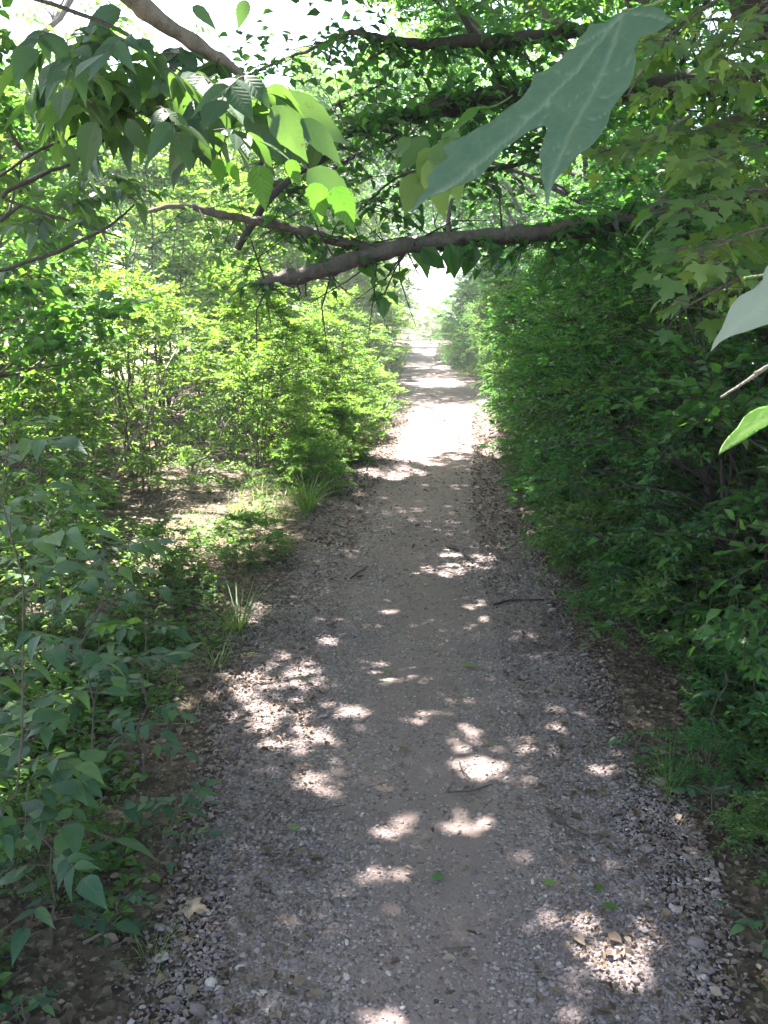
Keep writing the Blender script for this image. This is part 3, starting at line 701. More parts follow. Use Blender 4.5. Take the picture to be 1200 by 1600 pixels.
row = [(eL(y)-dx, y, s, j) for j, (dx, y, s) in enumerate(((4.3,9.2,0.85),(3.0,13.0,0.9),(2.8,17.0,1.0),(2.5,21.5,1.1),(2.2,27,1.2),(2.2,34,1.3),(6.6,15.5,1.0),(6.0,20,1.1),(5.5,26,1.3),(12.5,26,1.2),(9,36,1.3),(5.2,11.4,0.85)))]
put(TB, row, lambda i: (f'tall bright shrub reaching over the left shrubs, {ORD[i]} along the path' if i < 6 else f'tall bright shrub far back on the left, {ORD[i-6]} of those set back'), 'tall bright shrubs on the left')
row = [(eL(y)-x, y, s, j) for j, (x, y, s) in enumerate(((0.62,4.9,0.6),(0.30,5.7,0.5),(0.22,8.0,0.7),(0.95,4.0,0.8),(1.4,5.0,0.8),(0.9,3.1,0.6),(1.5,3.6,0.9),(0.3,8.9,0.8),(0.2,9.8,0.85),(0.2,11.2,0.9),(0.25,13,1.0),(0.3,15.2,1.1)))]
row = [r[:3]+(0 if r[1] < 5.5 else 1,) for r in row]  # bushes along the sunny stretch take the lighter sunlit leaf tint
put(LOWS, [(-1.15,1.75,0.42,0),(-1.30,1.45,0.5,1),(-1.0,2.3,0.38,0),(1.17,1.75,0.34,1),(1.22,2.35,0.38,0),(1.12,2.85,0.3,1),(1.45,1.95,0.5,0)], lambda i: 'low leafy clump ' + ['in the dark lower left corner','at the very left edge in the bottom corner','under the saplings at the lower left','in the bottom right corner','on the lower right verge, second from the corner','on the right verge beside the grass tuft','at the right edge behind the corner clump'][i], 'low clumps at the near corners')
LOWL = [LOWS[0], LOWB[0]]
put(LOWL, row, lambda i: f'low green bush on the left verge, {["just past the grass tuft","second past the grass tuft","farthest along it","nearest the path","deep in shade","beside the saplings","behind the saplings","at the start of the sunny stretch","beside the sunny stretch","past the middle of the sunny stretch","at the end of the sunny stretch","beyond the sunny stretch"][i]}', 'low bushes on the left verge')

# ------------------------------------------------------------------ background trees
def make_tree(seed, H, R, ncl, leaf, mat):
    rng = np.random.default_rng(seed)
    tp = wobble((0,0,-0.1), (0.3,0.2,H*0.8), 7, 0.015, rng); stems = [tp]
    for i in range(7):
        a = i*2.4+rng.uniform(-0.4,0.4); b = tp[2+i%4]
        e = b+np.array([cos(a)*R*0.65, sin(a)*R*0.65, H*0.28]); stems.append(wobble(b, e, 4, 0.05, rng, 0.06))
    cl = []
    while len(cl) < ncl:
        v = norm(rng.normal(0,1,3))*rng.uniform(0.4,1)**0.5; v = v*(1+0.3*noise.noise(Vector(v*2+seed)))
        cl.append(np.array([v[0]*R, v[1]*R, H*0.60+v[2]*H*0.40]))
    tb = Tubes(); P, D, Nn, L = grow(rng, (0,0,0), H, cl, 13, 0.6, 9, leaf, stems, tb, 0.16, tw_r=0.005)
    th = thing('far_tree', (0,0,0), '', 'tree')
    link('trunk', tb.mesh('trunk', M['bark']), th)
    link('crown', leaf_mesh('crown', TS, P, D, Nn, L, mat, rng.random(len(P))), th)
    return th
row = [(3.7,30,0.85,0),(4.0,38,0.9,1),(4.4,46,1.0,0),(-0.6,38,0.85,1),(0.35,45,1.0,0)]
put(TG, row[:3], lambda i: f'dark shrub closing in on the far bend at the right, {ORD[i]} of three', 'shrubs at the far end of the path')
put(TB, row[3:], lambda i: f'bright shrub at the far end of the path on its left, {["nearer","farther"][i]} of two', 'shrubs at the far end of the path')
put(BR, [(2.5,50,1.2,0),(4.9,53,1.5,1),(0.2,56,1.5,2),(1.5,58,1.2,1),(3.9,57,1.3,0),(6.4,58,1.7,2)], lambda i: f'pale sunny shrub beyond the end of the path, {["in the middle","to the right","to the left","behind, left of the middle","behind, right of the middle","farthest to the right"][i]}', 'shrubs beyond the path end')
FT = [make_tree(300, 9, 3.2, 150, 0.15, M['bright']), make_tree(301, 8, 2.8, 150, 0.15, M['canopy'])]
row = [(-15,36,1.0,0),(-22,44,1.0,1),(-9,50,1.0,0),(-30,56,1.2,0),(-4,52,1.1,1),(-14,60,1.3,1),(11,38,1.1,1),(9,48,1.1,1),(15,30,1.1,1),(12,22,1.0,1),(10,14,0.95,1),(8.5,60,1.2,0),(-34,70,1.5,1),(-2,78,1.3,0),(18,66,1.5,1),(-4.2,25,0.86,0),(-7.4,19,0.75,0)]
put(FT, row, lambda i: f'tree in the distance, ' + ['left, nearest of those beyond the clearing','left of the clearing, dark green','left of the path end','far left behind the clearing','just left of the path end','behind the clearing, half hidden','right, behind the thicket','right of the path end','far right behind the thicket','deep right behind tall shrubs','rightmost behind the nearest thicket','right of the bright gap at the path end','farthest on the left','beyond the end of the path','farthest on the right','left, bright crown under the white sky','left, the lowest and nearest bright crown'][i], 'trees in the background')

# ------------------------------------------------------------------ the leaning tree whose branches cross the path
def px_tube(tb, pts, sides=8, sub=4, seed=1, amp=0.25):
    """pts: (px, py, depth, width in px) -> smooth tube"""
    rr = np.random.default_rng(seed); W = [at(p[0], p[1], p[2]) for p in pts]; R = [p[3]/F*p[2]/2 for p in pts]
    out = []; rad = []
    n = len(W)
    for i in range(n-1):
        p0, p1, p2, p3 = W[max(i-1,0)], W[i], W[i+1], W[min(i+2,n-1)]
        for j in range(sub):
            t = j/sub
            q = 0.5*((2*p1)+(p2-p0)*t+(2*p0-5*p1+4*p2-p3)*t*t+(3*p1-p0-3*p2+p3)*t**3)
            r = R[i]*(1-t)+R[i+1]*t
            out.append(np.array(q)+rr.normal(0, r*amp, 3)); rad.append(r*rr.uniform(0.9,1.12))
    out.append(np.array(W[-1])); rad.append(R[-1]); tb.add(out, rad, sides)
    return out
def spray_leaves(bpts, n, tl, k, leaf, rng, down=0.0, tb=None):
    S = []; D = []; T = []
    for _ in range(n):
        i = rng.integers(0, len(bpts)-1); t = rng.random(); p = bpts[i]*(1-t)+bpts[i+1]*t
        a = rng.uniform(0, 2*pi); d = np.array([cos(a), sin(a), rng.normal(-down, 0.45)]); d /= np.linalg.norm(d)
        L = tl*rng.uniform(0.5,1.4)
        S.append(p); D.append(d); T.append(L)
        if tb is not None: tb.add([p, p+d*L*0.5-np.array([0,0,0.06*L]), p+d*L-np.array([0,0,0.25*L])], [0.004,0.003,0.0015], 3, False)
    return twig_leaves(np.array(S), np.array(D), np.array(T), k, leaf, rng)
rng = np.random.default_rng(41)
Tb = Tubes()
base = at(1330, 700, 5.6); base.z = 0.0
trk = wobble((2.75, 5.6, 0.0), (2.2, 5.3, 4.9), 7, 0.02, rng); Tb.add(trk, [0.15,0.13,0.12,0.11,0.10,0.09,0.08,0.07], 10)
LT = thing('leaning_tree', (2.75, 5.6, 0.08), 'dark tree in the right thicket with bare boughs crossing above the path', 'tree')
off = -Vector(LT.location)
o = link('trunk', Tb.mesh('trunk', M['darkbark']), LT); o.location = off
LEAVES = []
b1 = Tubes()
low = px_tube(b1, [(1290,330,5.4,60),(1180,315,5.3,52),(1110,322,5.2,44),(1000,340,5.1,36),(900,357,5.0,31),(800,368,4.9,28),(700,376,4.8,25),(640,383,4.7,24),(590,396,4.6,25),(540,410,4.5,26),(480,428,4.4,24),(425,439,4.32,21),(411,443,4.3,15),(403,441,4.29,6)], 12, 6, 3, 0.07)
for q_, (sx, sy) in enumerate(((-9,-4),(-12,3),(-6,7),(-10,-9))): px_tube(b1, [(418,441,4.3,9),(411+sx*0.4,442+sy*0.5,4.3,6),(411+sx,442+sy,4.29,1.5)], 5, 2, 30+q_, 0.3)
for x_, y_, dx_, dy_ in ((560,404,6,-22),(760,371,-8,16),(860,362,5,-18),(505,420,-4,14),(960,346,8,20)): px_tube(b1, [(x_,y_,4.75 if x_ < 700 else 4.95,12),(x_+dx_*0.5,y_+dy_*0.5,4.75 if x_ < 700 else 4.95,8),(x_+dx_,y_+dy_,4.75 if x_ < 700 else 4.95,4)], 6, 2, int(x_), 0.15)
px_tube(b1, [(702,370,4.8,10),(700,345,4.8,8),(706,312,4.85,6)], 6, 2)
o = link('bough', b1.mesh('bough', M['bark']), LT); o.location = off; o['label'] = 'lower bough crossing the path, broken off at its left end'  # bark lighter than the trunk's, light on the lower boughs put into colour
b2 = Tubes()
fork = px_tube(b2, [(610,388,4.65,18),(560,383,4.6,17),(500,370,4.55,16),(440,354,4.5,14),(385,342,4.45,13),(330,332,4.4,12),(300,322,4.4,9)], 9, 6, 5, 0.12)
o = link('bough', b2.mesh('bough', M['bark']), LT); o.location = off
b3 = Tubes()
px_tube(b3, [(306,324,4.4,8),(270,322,4.35,8),(240,328,4.3,7),(212,338,4.3,4)], 7, 3, 6, 0.1)
o = link('bare_twig', b3.mesh('bare twig', M['palebark']), LT); o.location = off; o['label'] = 'sunlit pale twig at the end of the forked bough'  # paler bark than the fork it continues, sunlight put into the colour
b4 = Tubes()
upb = px_tube(b4, [(1180,120,6.2,44),(1060,130,6.1,42),(930,140,6.0,40),(800,150,5.9,38),(740,160,5.9,34),(690,168,5.8,30),(630,180,5.8,24),(570,200,5.7,19),(500,222,5.7,13)], 9, 4, 8, 0.12)
up2 = px_tube(b4, [(900,45,5.6,22),(800,62,5.5,20),(700,66,5.4,18),(650,68,5.4,17),(600,60,5.3,13),(550,50,5.3,8)], 8, 4, 9, 0.15)
up3 = px_tube(b4, [(715,10,5.4,10),(735,45,5.5,11),(760,80,5.6,11),(778,120,5.7,10),(795,150,5.8,9)], 7, 3, 10, 0.15)
px_tube(b4, [(650,68,5.4,9),(610,75,5.35,6),(578,92,5.3,4)], 6, 3, 11, 0.2)
px_tube(b4, [(445,290,5.2,12),(400,275,5.2,11),(430,215,5.3,7)], 6, 3, 12, 0.2)
px_tube(b4, [(370,390,5.0,11),(395,350,5.0,12),(440,290,5.1,12),(520,240,5.4,12)], 6, 3, 13, 0.2)
o = link('bough', b4.mesh('bough', M['darkbark']), LT); o.location = off; o['label'] = 'upper dark bough reaching left above the path'
tw = Tubes()
skyb = px_tube(tw, [(550,50,5.3,8),(500,70,6.0,6),(440,95,6.5,5),(380,120,7.0,3)], 5, 5, 53, 0.2)
px_tube(tw, [(930,140,6.0,9),(980,40,5.5,9),(940,120,5.55,9),(900,200,5.6,8),(800,260,5.6,7),(640,270,5.6,5),(560,330,5.8,3)], 6, 5, 50, 0.2)
px_tube(tw, [(570,200,5.7,9),(620,210,6.2,8),(540,250,6.2,7),(470,300,6.2,5),(400,280,6.4,3)], 6, 5, 51, 0.2)
px_tube(tw, [(570,200,5.7,7),(520,170,6.4,6),(600,130,6.4,3)], 6, 5, 52, 0.2)
A = [spray_leaves(upb, 95, 0.5, 9, 0.085, rng, 0.1, tw), spray_leaves(up2, 45, 0.5, 9, 0.085, rng, 0.0, tw), spray_leaves(low[:30], 95, 0.42, 9, 0.075, rng, 0.15, tw),
     spray_leaves(low[20:38], 40, 0.26, 7, 0.065, rng, 0.1, tw), spray_leaves(fork[4:20], 26, 0.28, 7, 0.06, rng, 0.1, tw), spray_leaves(fork[8:], 14, 0.35, 7, 0.06, rng, 0.0, tw), spray_leaves([np.array(at(x, y_, d)) for x, y_, d in ((980,40,5.5),(900,200,5.6),(800,260,5.6),(640,270,5.6),(560,330,5.8))], 75, 0.5, 9, 0.08, rng, 0.0, tw), spray_leaves([np.array(at(x, y_, d)) for x, y_, d in ((620,210,6.2),(540,250,6.2),(470,300,6.2),(400,280,6.4),(520,170,6.4),(600,130,6.4))], 70, 0.45, 9, 0.07, rng, 0.0, tw), spray_leaves(skyb, 34, 0.55, 7, 0.07, rng, 0.1, tw), spray_leaves([np.array(at(x, y_, d)) for x, y_, d in ((430,432,4.35),(400,445,4.3),(385,440,4.3))], 7, 0.14, 5, 0.07, rng, 0.2, tw)]
for q_ in range(46):
    i_ = rng.integers(6, len(low)-4); p_ = low[i_]; d_ = norm(np.array([rng.normal(0,0.6), rng.normal(0,0.5), rng.normal(-0.3,0.8)])); L_ = rng.uniform(0.12,0.5); e_ = p_+d_*L_; m_ = (p_+e_)/2+rng.normal(0,0.03,3)
    tw.add([p_, m_, e_], [0.006,0.004,0.0015], 4, False); tw.add([m_, m_+norm(d_+rng.normal(0,0.7,3))*L_*0.5], [0.003,0.001], 3, False)
# a dark hanging sprig below the bough, silhouetted against the bright gap
px_tube(tw, [(640,385,4.7,4),(618,420,4.7,3),(600,462,4.7,2.5)], 5, 3)
px_tube(tw, [(770,374,4.8,4),(765,400,4.8,3),(720,392,4.8,2)], 5, 3)
P, D, Nn, L = (np.concatenate([a[i] for a in A]) for i in range(4))
hp = [((600,462),(598,492)),((600,458),(580,468)),((602,456),(622,470)),((606,445),(590,440)),((612,432),(632,428)),((618,420),(600,415)),((640,385),(670,425)),((655,385),(690,415)),((700,378),(712,424)),((740,378),(728,420)),((560,400),(585,430)),((760,374),(775,410))]
P = np.concatenate([P, [at(a[0],a[1],4.7) for a, b in hp]]); D = np.concatenate([D, [at(b[0],b[1],4.7)-at(a[0],a[1],4.7) for a, b in hp]])
Nn = np.concatenate([Nn, rng.normal(0,0.3,(len(hp),3))+np.array([0,-1,0.2])]); L = np.concatenate([L, np.linalg.norm(D[-len(hp):], axis=1)*1.15])
hit, u, v = in_gap(P, L); far = ~hit; far[-len(hp):] = True
P, D, Nn, L = P[far], D[far], Nn[far], L[far]
o = link('twigs', tw.mesh('twigs', M['darkbark']), LT); o.location = off; o.name = 'twig'
o = link('foliage', leaf_mesh('foliage', TSW, P, D, Nn, L, M['canopy'], rng.random(len(P))), LT); o.location = off

# ------------------------------------------------------------------ top left: near bough with drooping compound leaves
rng = np.random.default_rng(52)
def pinnate(acc, tb, p0, p1, npair, ll, rng, hang=0.35, stem_r=0.0016):
    p0 = np.asarray(p0, float); p1 = np.asarray(p1, float); d = p1-p0; Ld = np.linalg.norm(d); d = d/Ld
    pts = [p0+(p1-p0)*t+np.array([0,0,0.10*Ld*sin(pi*t)]) for t in (0,0.25,0.5,0.75,1.0)]
    if tb is not None: tb.add(pts, [stem_r, stem_r*0.9, stem_r*0.8, stem_r*0.7, stem_r*0.5], 5, False)
    up = norm(UP - d*d[2] + rng.normal(0,0.15,3)); X = np.cross(d, up)
    for i in range(npair):
        t = 0.35+0.6*i/max(npair,1); p = p0+(p1-p0)*t+np.array([0,0,0.10*Ld*sin(pi*t)])
        for s in (-1, 1):
            dd = d*0.55+X*s*0.85+rng.normal(0,0.12,3); dd[2] -= hang
            acc.append((p, dd, up+rng.normal(0,0.22,3), ll*rng.uniform(0.6,1.15)*(0.8+0.3*t)))
    dd = d.copy(); dd[2] -= hang*0.6; acc.append((p1, dd, up+rng.normal(0,0.15,3), ll*1.15))
def acc_mesh(name, acc, mat, tmpl=TDN, rr=None):
    P = np.array([a[0] for a in acc]); D = np.array([a[1] for a in acc]); Nn = np.array([a[2] for a in acc]); L = np.array([a[3] for a in acc])
    r = (rr or rng).random(len(acc)); return leaf_mesh(name, tmpl, P, D, Nn, L, mat, r, smooth=True)
LB = thing('drooping_branch', at(300, 60, 1.9), 'near bough at the top left with drooping compound leaves', 'branch')
off = -Vector(LB.location)
tb = Tubes(); px_tube(tb, [(120,-60,1.75,34),(190,-15,1.8,32),(240,25,1.85,28),(290,58,1.9,25),(335,88,1.95,22),(368,110,2.0,15),(400,135,2.0,8),(440,170,2.0,5)], 9, 4, 2, 0.08)
o = link('bough', tb.mesh('bough', M['palebark']), LB); o.location = off
def one_twig(pts, sides, sub, seed, amp):
    t_ = Tubes(); px_tube(t_, pts, sides, sub, seed, amp); o_ = link('side_twig', t_.mesh('side twig', M['darkbark']), LB); o_.location = off
tb = Tubes(); acc = []
one_twig( [(30,-10,1.9,7),(110,15,1.9,7),(180,45,1.9,6),(260,95,1.9,4),(330,150,1.9,3),(380,190,1.9,2)], 6, 3, 4, 0.3)
one_twig( [(0,275,2.0,5),(60,235,2.0,5),(150,200,2.0,4),(230,170,2.0,3),(300,120,2.0,3)], 6, 3, 5, 0.3)
one_twig( [(0,305,2.1,8),(60,275,2.1,7),(120,250,2.1,5),(180,205,2.1,3)], 6, 3, 6, 0.3)
one_twig([(0,345,2.2,8),(35,320,2.2,4)], 6, 3, 7, 0.3)
one_twig([(-30,300,2.9,6),(60,330,2.9,6),(130,350,2.9,5),(190,372,2.9,3)], 6, 4, 8, 0.4)
one_twig([(-30,430,3.0,7),(70,400,3.0,6),(160,360,3.0,5),(210,320,3.0,3)], 6, 4, 9, 0.4)
for _ in range(62):
    x0 = rng.uniform(70, 410); y0 = 55+0.17*(x0-90)+rng.uniform(-15, 110); z0 = rng.uniform(1.45, 2.2)
    dx = rng.uniform(-90, 100); dy = rng.uniform(-10, 60)
    pinnate(acc, tb, at(x0, y0, z0), at(x0+dx, y0+dy, z0+rng.uniform(-0.15,0.12)), 3, 0.078, rng, 0.30)
for _ in range(12):
    x0 = rng.uniform(-20, 160); y0 = rng.uniform(80, 230); z0 = rng.uniform(1.8, 2.4)
    pinnate(acc, tb, at(x0, y0, z0), at(x0+rng.uniform(-60,60), y0+rng.uniform(5,50), z0), 3, 0.07, rng, 0.35)
for _ in range(42):
    x0 = rng.uniform(-30, 190); y0 = rng.uniform(225, 330)+(230-x0)*rng.uniform(0,0.5); z0 = rng.uniform(2.5, 3.4)
    pinnate(acc, tb, at(x0, y0, z0), at(x0+rng.uniform(-70,70), y0+rng.uniform(-10,45), z0+rng.uniform(-0.2,0.2)), 3, 0.072, rng, 0.2)
def hero(a, b, dep, facing=(0,-1,0.3), scale=1.0):
    p = np.array(at(a[0],a[1],dep)); q = np.array(at(b[0],b[1],dep+0.01)); return (p, q-p, np.array(facing)+rng.normal(0,0.15,3), np.linalg.norm(q-p)*scale)
for a, b in (((425,165),(480,250)),((470,185),(538,255)),((410,205),(455,262)),((460,215),(455,285)),((500,215),(480,270)),((300,207),(252,266)),((200,185),(225,245)),((150,190),(120,270)),((105,225),(120,268)),((430,150),(548,222)),((380,170),(440,235)),((480,265),(565,335)),((315,205),(340,262)),((350,175),(330,245))):
    acc.append(hero(a, b, rng.uniform(1.45,1.7)))
for a, b in (((190,15),(112,55)),((300,10),(340,38))): acc.append(hero(a, b, 1.9))
o = link('twig', tb.mesh('twig', M['twigbark']), LB); o.location = off
o = link('foliage', acc_mesh('foliage', acc, M['compound']), LB); o.location = off
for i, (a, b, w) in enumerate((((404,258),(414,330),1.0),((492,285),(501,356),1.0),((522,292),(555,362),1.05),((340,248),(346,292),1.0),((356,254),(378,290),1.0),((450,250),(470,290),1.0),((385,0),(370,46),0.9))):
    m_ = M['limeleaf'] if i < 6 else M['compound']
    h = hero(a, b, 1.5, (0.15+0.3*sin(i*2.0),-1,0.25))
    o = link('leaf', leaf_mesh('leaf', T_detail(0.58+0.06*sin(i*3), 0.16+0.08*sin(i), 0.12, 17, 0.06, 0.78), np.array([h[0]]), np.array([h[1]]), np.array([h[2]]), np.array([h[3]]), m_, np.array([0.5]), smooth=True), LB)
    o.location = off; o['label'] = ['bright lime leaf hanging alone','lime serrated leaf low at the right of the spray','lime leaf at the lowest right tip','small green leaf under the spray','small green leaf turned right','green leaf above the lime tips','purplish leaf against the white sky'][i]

# ------------------------------------------------------------------ near maple leaf and leaves at the right edge
def traced(name, outline, origin, depth, normal, mat, veins, parent, step=7, curl=0.03, cup=0.0, rg=0.0016, wav=0.0014, th=0.0004, bend_dir=None):
    """an outline in photo pixels laid on a tilted plane at its own distance, curved, with raised veins and thickness"""
    o0 = at(origin[0], origin[1], depth); nrm = Vector(normal).normalized(); eye = Vector((0,0,CAM_H))
    def onplane(x, y):
        d = at(x, y, 1.0)-eye; t = (o0-eye).dot(nrm)/d.dot(nrm); return eye+d*t
    # smooth outline a little with serration left in
    ol = [Vector(p) for p in outline]; n = len(ol)
    dense = []
    for i in range(n):
        p0, p1, p2, p3 = ol[i-1], ol[i], ol[(i+1)%n], ol[(i+2)%n]
        m = max(1, int((p2-p1).length/8))
        for j in range(m):
            t = j/m; dense.append(p1.lerp(p2, t)*0.5 + 0.25*((2*p1)+(p2-p0)*t+(2*p0-5*p1+4*p2-p3)*t*t+(3*p1-p0-3*p2+p3)*t**3))
    xs_ = [p.x for p in dense]; ys_ = [p.y for p in dense]
    pts = list(dense); m0 = len(dense)
    y = min(ys_)+step/2; row_ = 0
    def inside(x, y):
        c = False; j = m0-1
        for i in range(m0):
            if (ys_[i] > y) != (ys_[j] > y) and x < (xs_[j]-xs_[i])*(y-ys_[i])/(ys_[j]-ys_[i])+xs_[i]: c = not c
            j = i
        return c
    while y < max(ys_):
        x = min(xs_)+(step/2 if row_ % 2 else 0)
        while x < max(xs_):
            if inside(x, y) and min((x-a)**2+(y-b)**2 for a, b in zip(xs_, ys_)) > (step*0.45)**2: pts.append(Vector((x, y)))
            x += step
        y += step*0.87; row_ += 1
    vs, es, fs, *_ = geometry.delaunay_2d_cdt(pts, [(i, (i+1) % m0) for i in range(m0)], [list(range(m0))], 1, 1e-4)
    def segd(p, a, b):
        ab = b-a; t = max(0, min(1, (p-a).dot(ab)/max(ab.length_squared,1e-9))); return (p-(a+ab*t)).length
    V = []; R = []; ctr = sum((Vector(p) for p in vs), Vector((0,0)))/len(vs)
    rad = max((Vector(p)-ctr).length for p in vs)
    for p in vs:
        p = Vector(p); dm = min(min(segd(p, Vector(v[i]), Vector(v[i+1])) for i in range(len(v)-1))/w for v, w in veins)
        w = onplane(p.x, p.y)
        ridge = math.exp(-(dm/2.6)**2); q = (p-ctr)/rad
        hgt = -rg*ridge + curl*(q.x*q.x*0.5-q.y*q.y*0.35+0.22*sin(q.x*4+q.y*3)) + cup*min(dm,40)/40 + wav*noise.noise(Vector((p.x*0.03, p.y*0.03, 1)))
        V.append(w+nrm*hgt); R.append(ridge)
    me = bpy.data.meshes.new(name); me.from_pydata([tuple(v-o0) for v in V], [], [tuple(f) for f in fs]); me.update()
    a = me.attributes.new('vein', 'FLOAT', 'POINT'); a.data.foreach_set('value', R)
    me.polygons.foreach_set('use_smooth', [True]*len(me.polygons)); me.materials.append(mat)
    o = link(name, me, parent); o.location = o0 if parent is None else o0-Vector(parent.location)
    s = o.modifiers.new('thickness', 'SOLIDIFY'); s.thickness = th
    return o
def big_leaf_mat(name, c0, c1, vc, t0, tf, rough=0.5):
    m, nt, out = new_mat(name)
    a = N(nt, 'ShaderNodeAttribute', attribute_name='vein'); tc = N(nt, 'ShaderNodeTexCoord')
    n = N(nt, 'ShaderNodeTexNoise'); n.inputs['Scale'].default_value = 28; n.inputs['Detail'].default_value = 5; nt.links.new(tc.outputs['Object'], n.inputs['Vector'])
    v = N(nt, 'ShaderNodeTexVoronoi'); v.feature = 'DISTANCE_TO_EDGE'; v.inputs['Scale'].default_value = 330; nt.links.new(tc.outputs['Object'], v.inputs['Vector'])
    v2 = N(nt, 'ShaderNodeTexVoronoi'); v2.feature = 'DISTANCE_TO_EDGE'; v2.inputs['Scale'].default_value = 90; nt.links.new(tc.outputs['Object'], v2.inputs['Vector'])
    net = math_n(nt, 'MINIMUM', math_n(nt, 'MULTIPLY', v.outputs[0], 6.0), 1.0)
    net2 = math_n(nt, 'MINIMUM', math_n(nt, 'MULTIPLY', v2.outputs[0], 9.0), 1.0)
    c = mixc(nt, n.outputs[0], c0, c1); c = mixc(nt, math_n(nt, 'MULTIPLY', math_n(nt, 'SUBTRACT', 1.0, net2), 0.08), c, vc)
    c = mixc(nt, math_n(nt, 'MULTIPLY', a.outputs['Fac'], 0.75), c, vc)
    b = N(nt, 'ShaderNodeBump'); b.inputs['Strength'].default_value = 0.15; b.inputs['Distance'].default_value = 0.0008
    nt.links.new(math_n(nt, 'ADD', math_n(nt, 'MULTIPLY', net, 0.4), net2), b.inputs['Height'])
    p = N(nt, 'ShaderNodeBsdfPrincipled'); p.inputs['Roughness'].default_value = rough; p.inputs['Specular IOR Level'].default_value = 0.3
    nt.links.new(c, p.inputs['Base Color']); nt.links.new(b.outputs[0], p.inputs['Normal'])
    t = N(nt, 'ShaderNodeBsdfTranslucent'); nt.links.new(mixc(nt, math_n(nt, 'MULTIPLY', a.outputs['Fac'], 0.5), t0, (0.06,0.12,0.03)), t.inputs[0])
    mx = N(nt, 'ShaderNodeMixShader'); mx.inputs[0].default_value = tf
    nt.links.new(p.outputs[0], mx.inputs[1]); nt.links.new(t.outputs[0], mx.inputs[2]); nt.links.new(mx.outputs[0], out.inputs[0]); return m
Mbig = big_leaf_mat('broad maple leaf', (0.065,0.115,0.065), (0.09,0.15,0.085), (0.24,0.31,0.19), (0.10,0.20,0.05), 0.22, 0.6)
Mpale = big_leaf_mat('pale leaf underside', (0.26,0.30,0.22), (0.31,0.35,0.26), (0.36,0.40,0.28), (0.25,0.38,0.12), 0.3)
Mlime = big_leaf_mat('lit green leaf', (0.10,0.20,0.04), (0.14,0.26,0.05), (0.22,0.32,0.10), (0.35,0.60,0.06), 0.5)

z2 = [(745,28),(720,40),(690,66),(660,70),(645,65),(632,92),(604,118),(592,150),(575,150),(560,172),(530,198),(500,212),(465,222),(458,262),(430,302),(395,325),(372,348),(330,380),(270,410),(225,432),(185,462),(198,488),(165,522),(132,556),(138,582),(112,612),(85,662),(130,622),(172,596),(215,575),(255,568),(300,545),(340,502),(372,468),(420,430),(470,402),(500,392),(510,402),(497,450),(485,488),(495,520),(487,545),(500,585),(508,650),(524,592),(545,556),(572,530),(602,495),(640,474),(672,440),(700,392),(708,358),(740,312),(762,288),(776,250),(786,202),(782,164),(800,128),(850,112),(886,92),(905,80),(882,64),(868,42),(845,26),(800,20),(770,32)]
ML = [(600+x/2, y/2) for x, y in z2]
mv = [([(974,16),(900,110),(860,150),(800,210),(720,275),(645,330)], 1.0), ([(974,16),(955,80),(925,150),(890,210),(865,270),(855,318)], 1.0), ([(974,16),(950,40),(920,62),(900,68)], 0.7), ([(974,16),(1010,25),(1050,42)], 0.7),
      ([(895,115),(860,105),(835,112)], 0.35), ([(860,150),(825,150)], 0.35), ([(830,182),(790,185)], 0.35), ([(860,150),(850,185),(835,205)], 0.35), ([(790,218),(790,245)], 0.3), ([(745,256),(735,285)], 0.3),
      ([(940,118),(975,110),(990,90)], 0.35), ([(920,160),(950,155),(975,140)], 0.35), ([(900,195),(930,190),(950,180)], 0.35), ([(935,130),(905,150),(880,175)], 0.35), ([(885,225),(862,235)], 0.3), ([(880,240),(905,235)], 0.3)]
BT = thing('maple_twig', at(1060, -40, 0.62), 'broad grey green maple leaf hanging close overhead, at the top right', 'leaf')
o = traced('leaf_blade', ML, (860,150), 0.60, (-0.15, -0.72, 0.67), Mbig, mv, BT, step=5, curl=0.010, rg=0.0022, wav=0.002)
tb = Tubes(); px_tube(tb, [(972,18,0.655,6),(995,14,0.655,5),(1018,8,0.655,6),(1045,-4,0.655,6),(1080,-30,0.66,6),(1120,-70,0.66,8)], 8, 3, 1, 0.05)
o = link('leaf_stalk', tb.mesh('leaf stalk', M['greenstem']), BT); o.location = -Vector(BT.location)
# a young sprout of bright leaflets seen past the big leaf
rng = np.random.default_rng(61)
SPT = thing('leaf_sprig', at(760, 170, 2.6), 'small bright green sprig beside the left edge of the broad maple leaf', 'sprig')
acc = []; tb = Tubes(); px_tube(tb, [(800,150,2.7,3),(775,165,2.65,3),(750,172,2.6,2)], 5, 2)
for a, b in (((752,172),(765,160)),((750,172),(778,178)),((748,170),(710,192)),((752,168),(735,172)),((755,170),(770,168))): acc.append(hero(a, b, 2.6, (0.1,-0.7,0.7), 1.1))
o = link('twig', tb.mesh('twig', M['greenstem']), SPT); o.location = -Vector(SPT.location)
o = link('foliage', acc_mesh('foliage', acc, M['limeleaf']), SPT); o.location = -Vector(SPT.location)
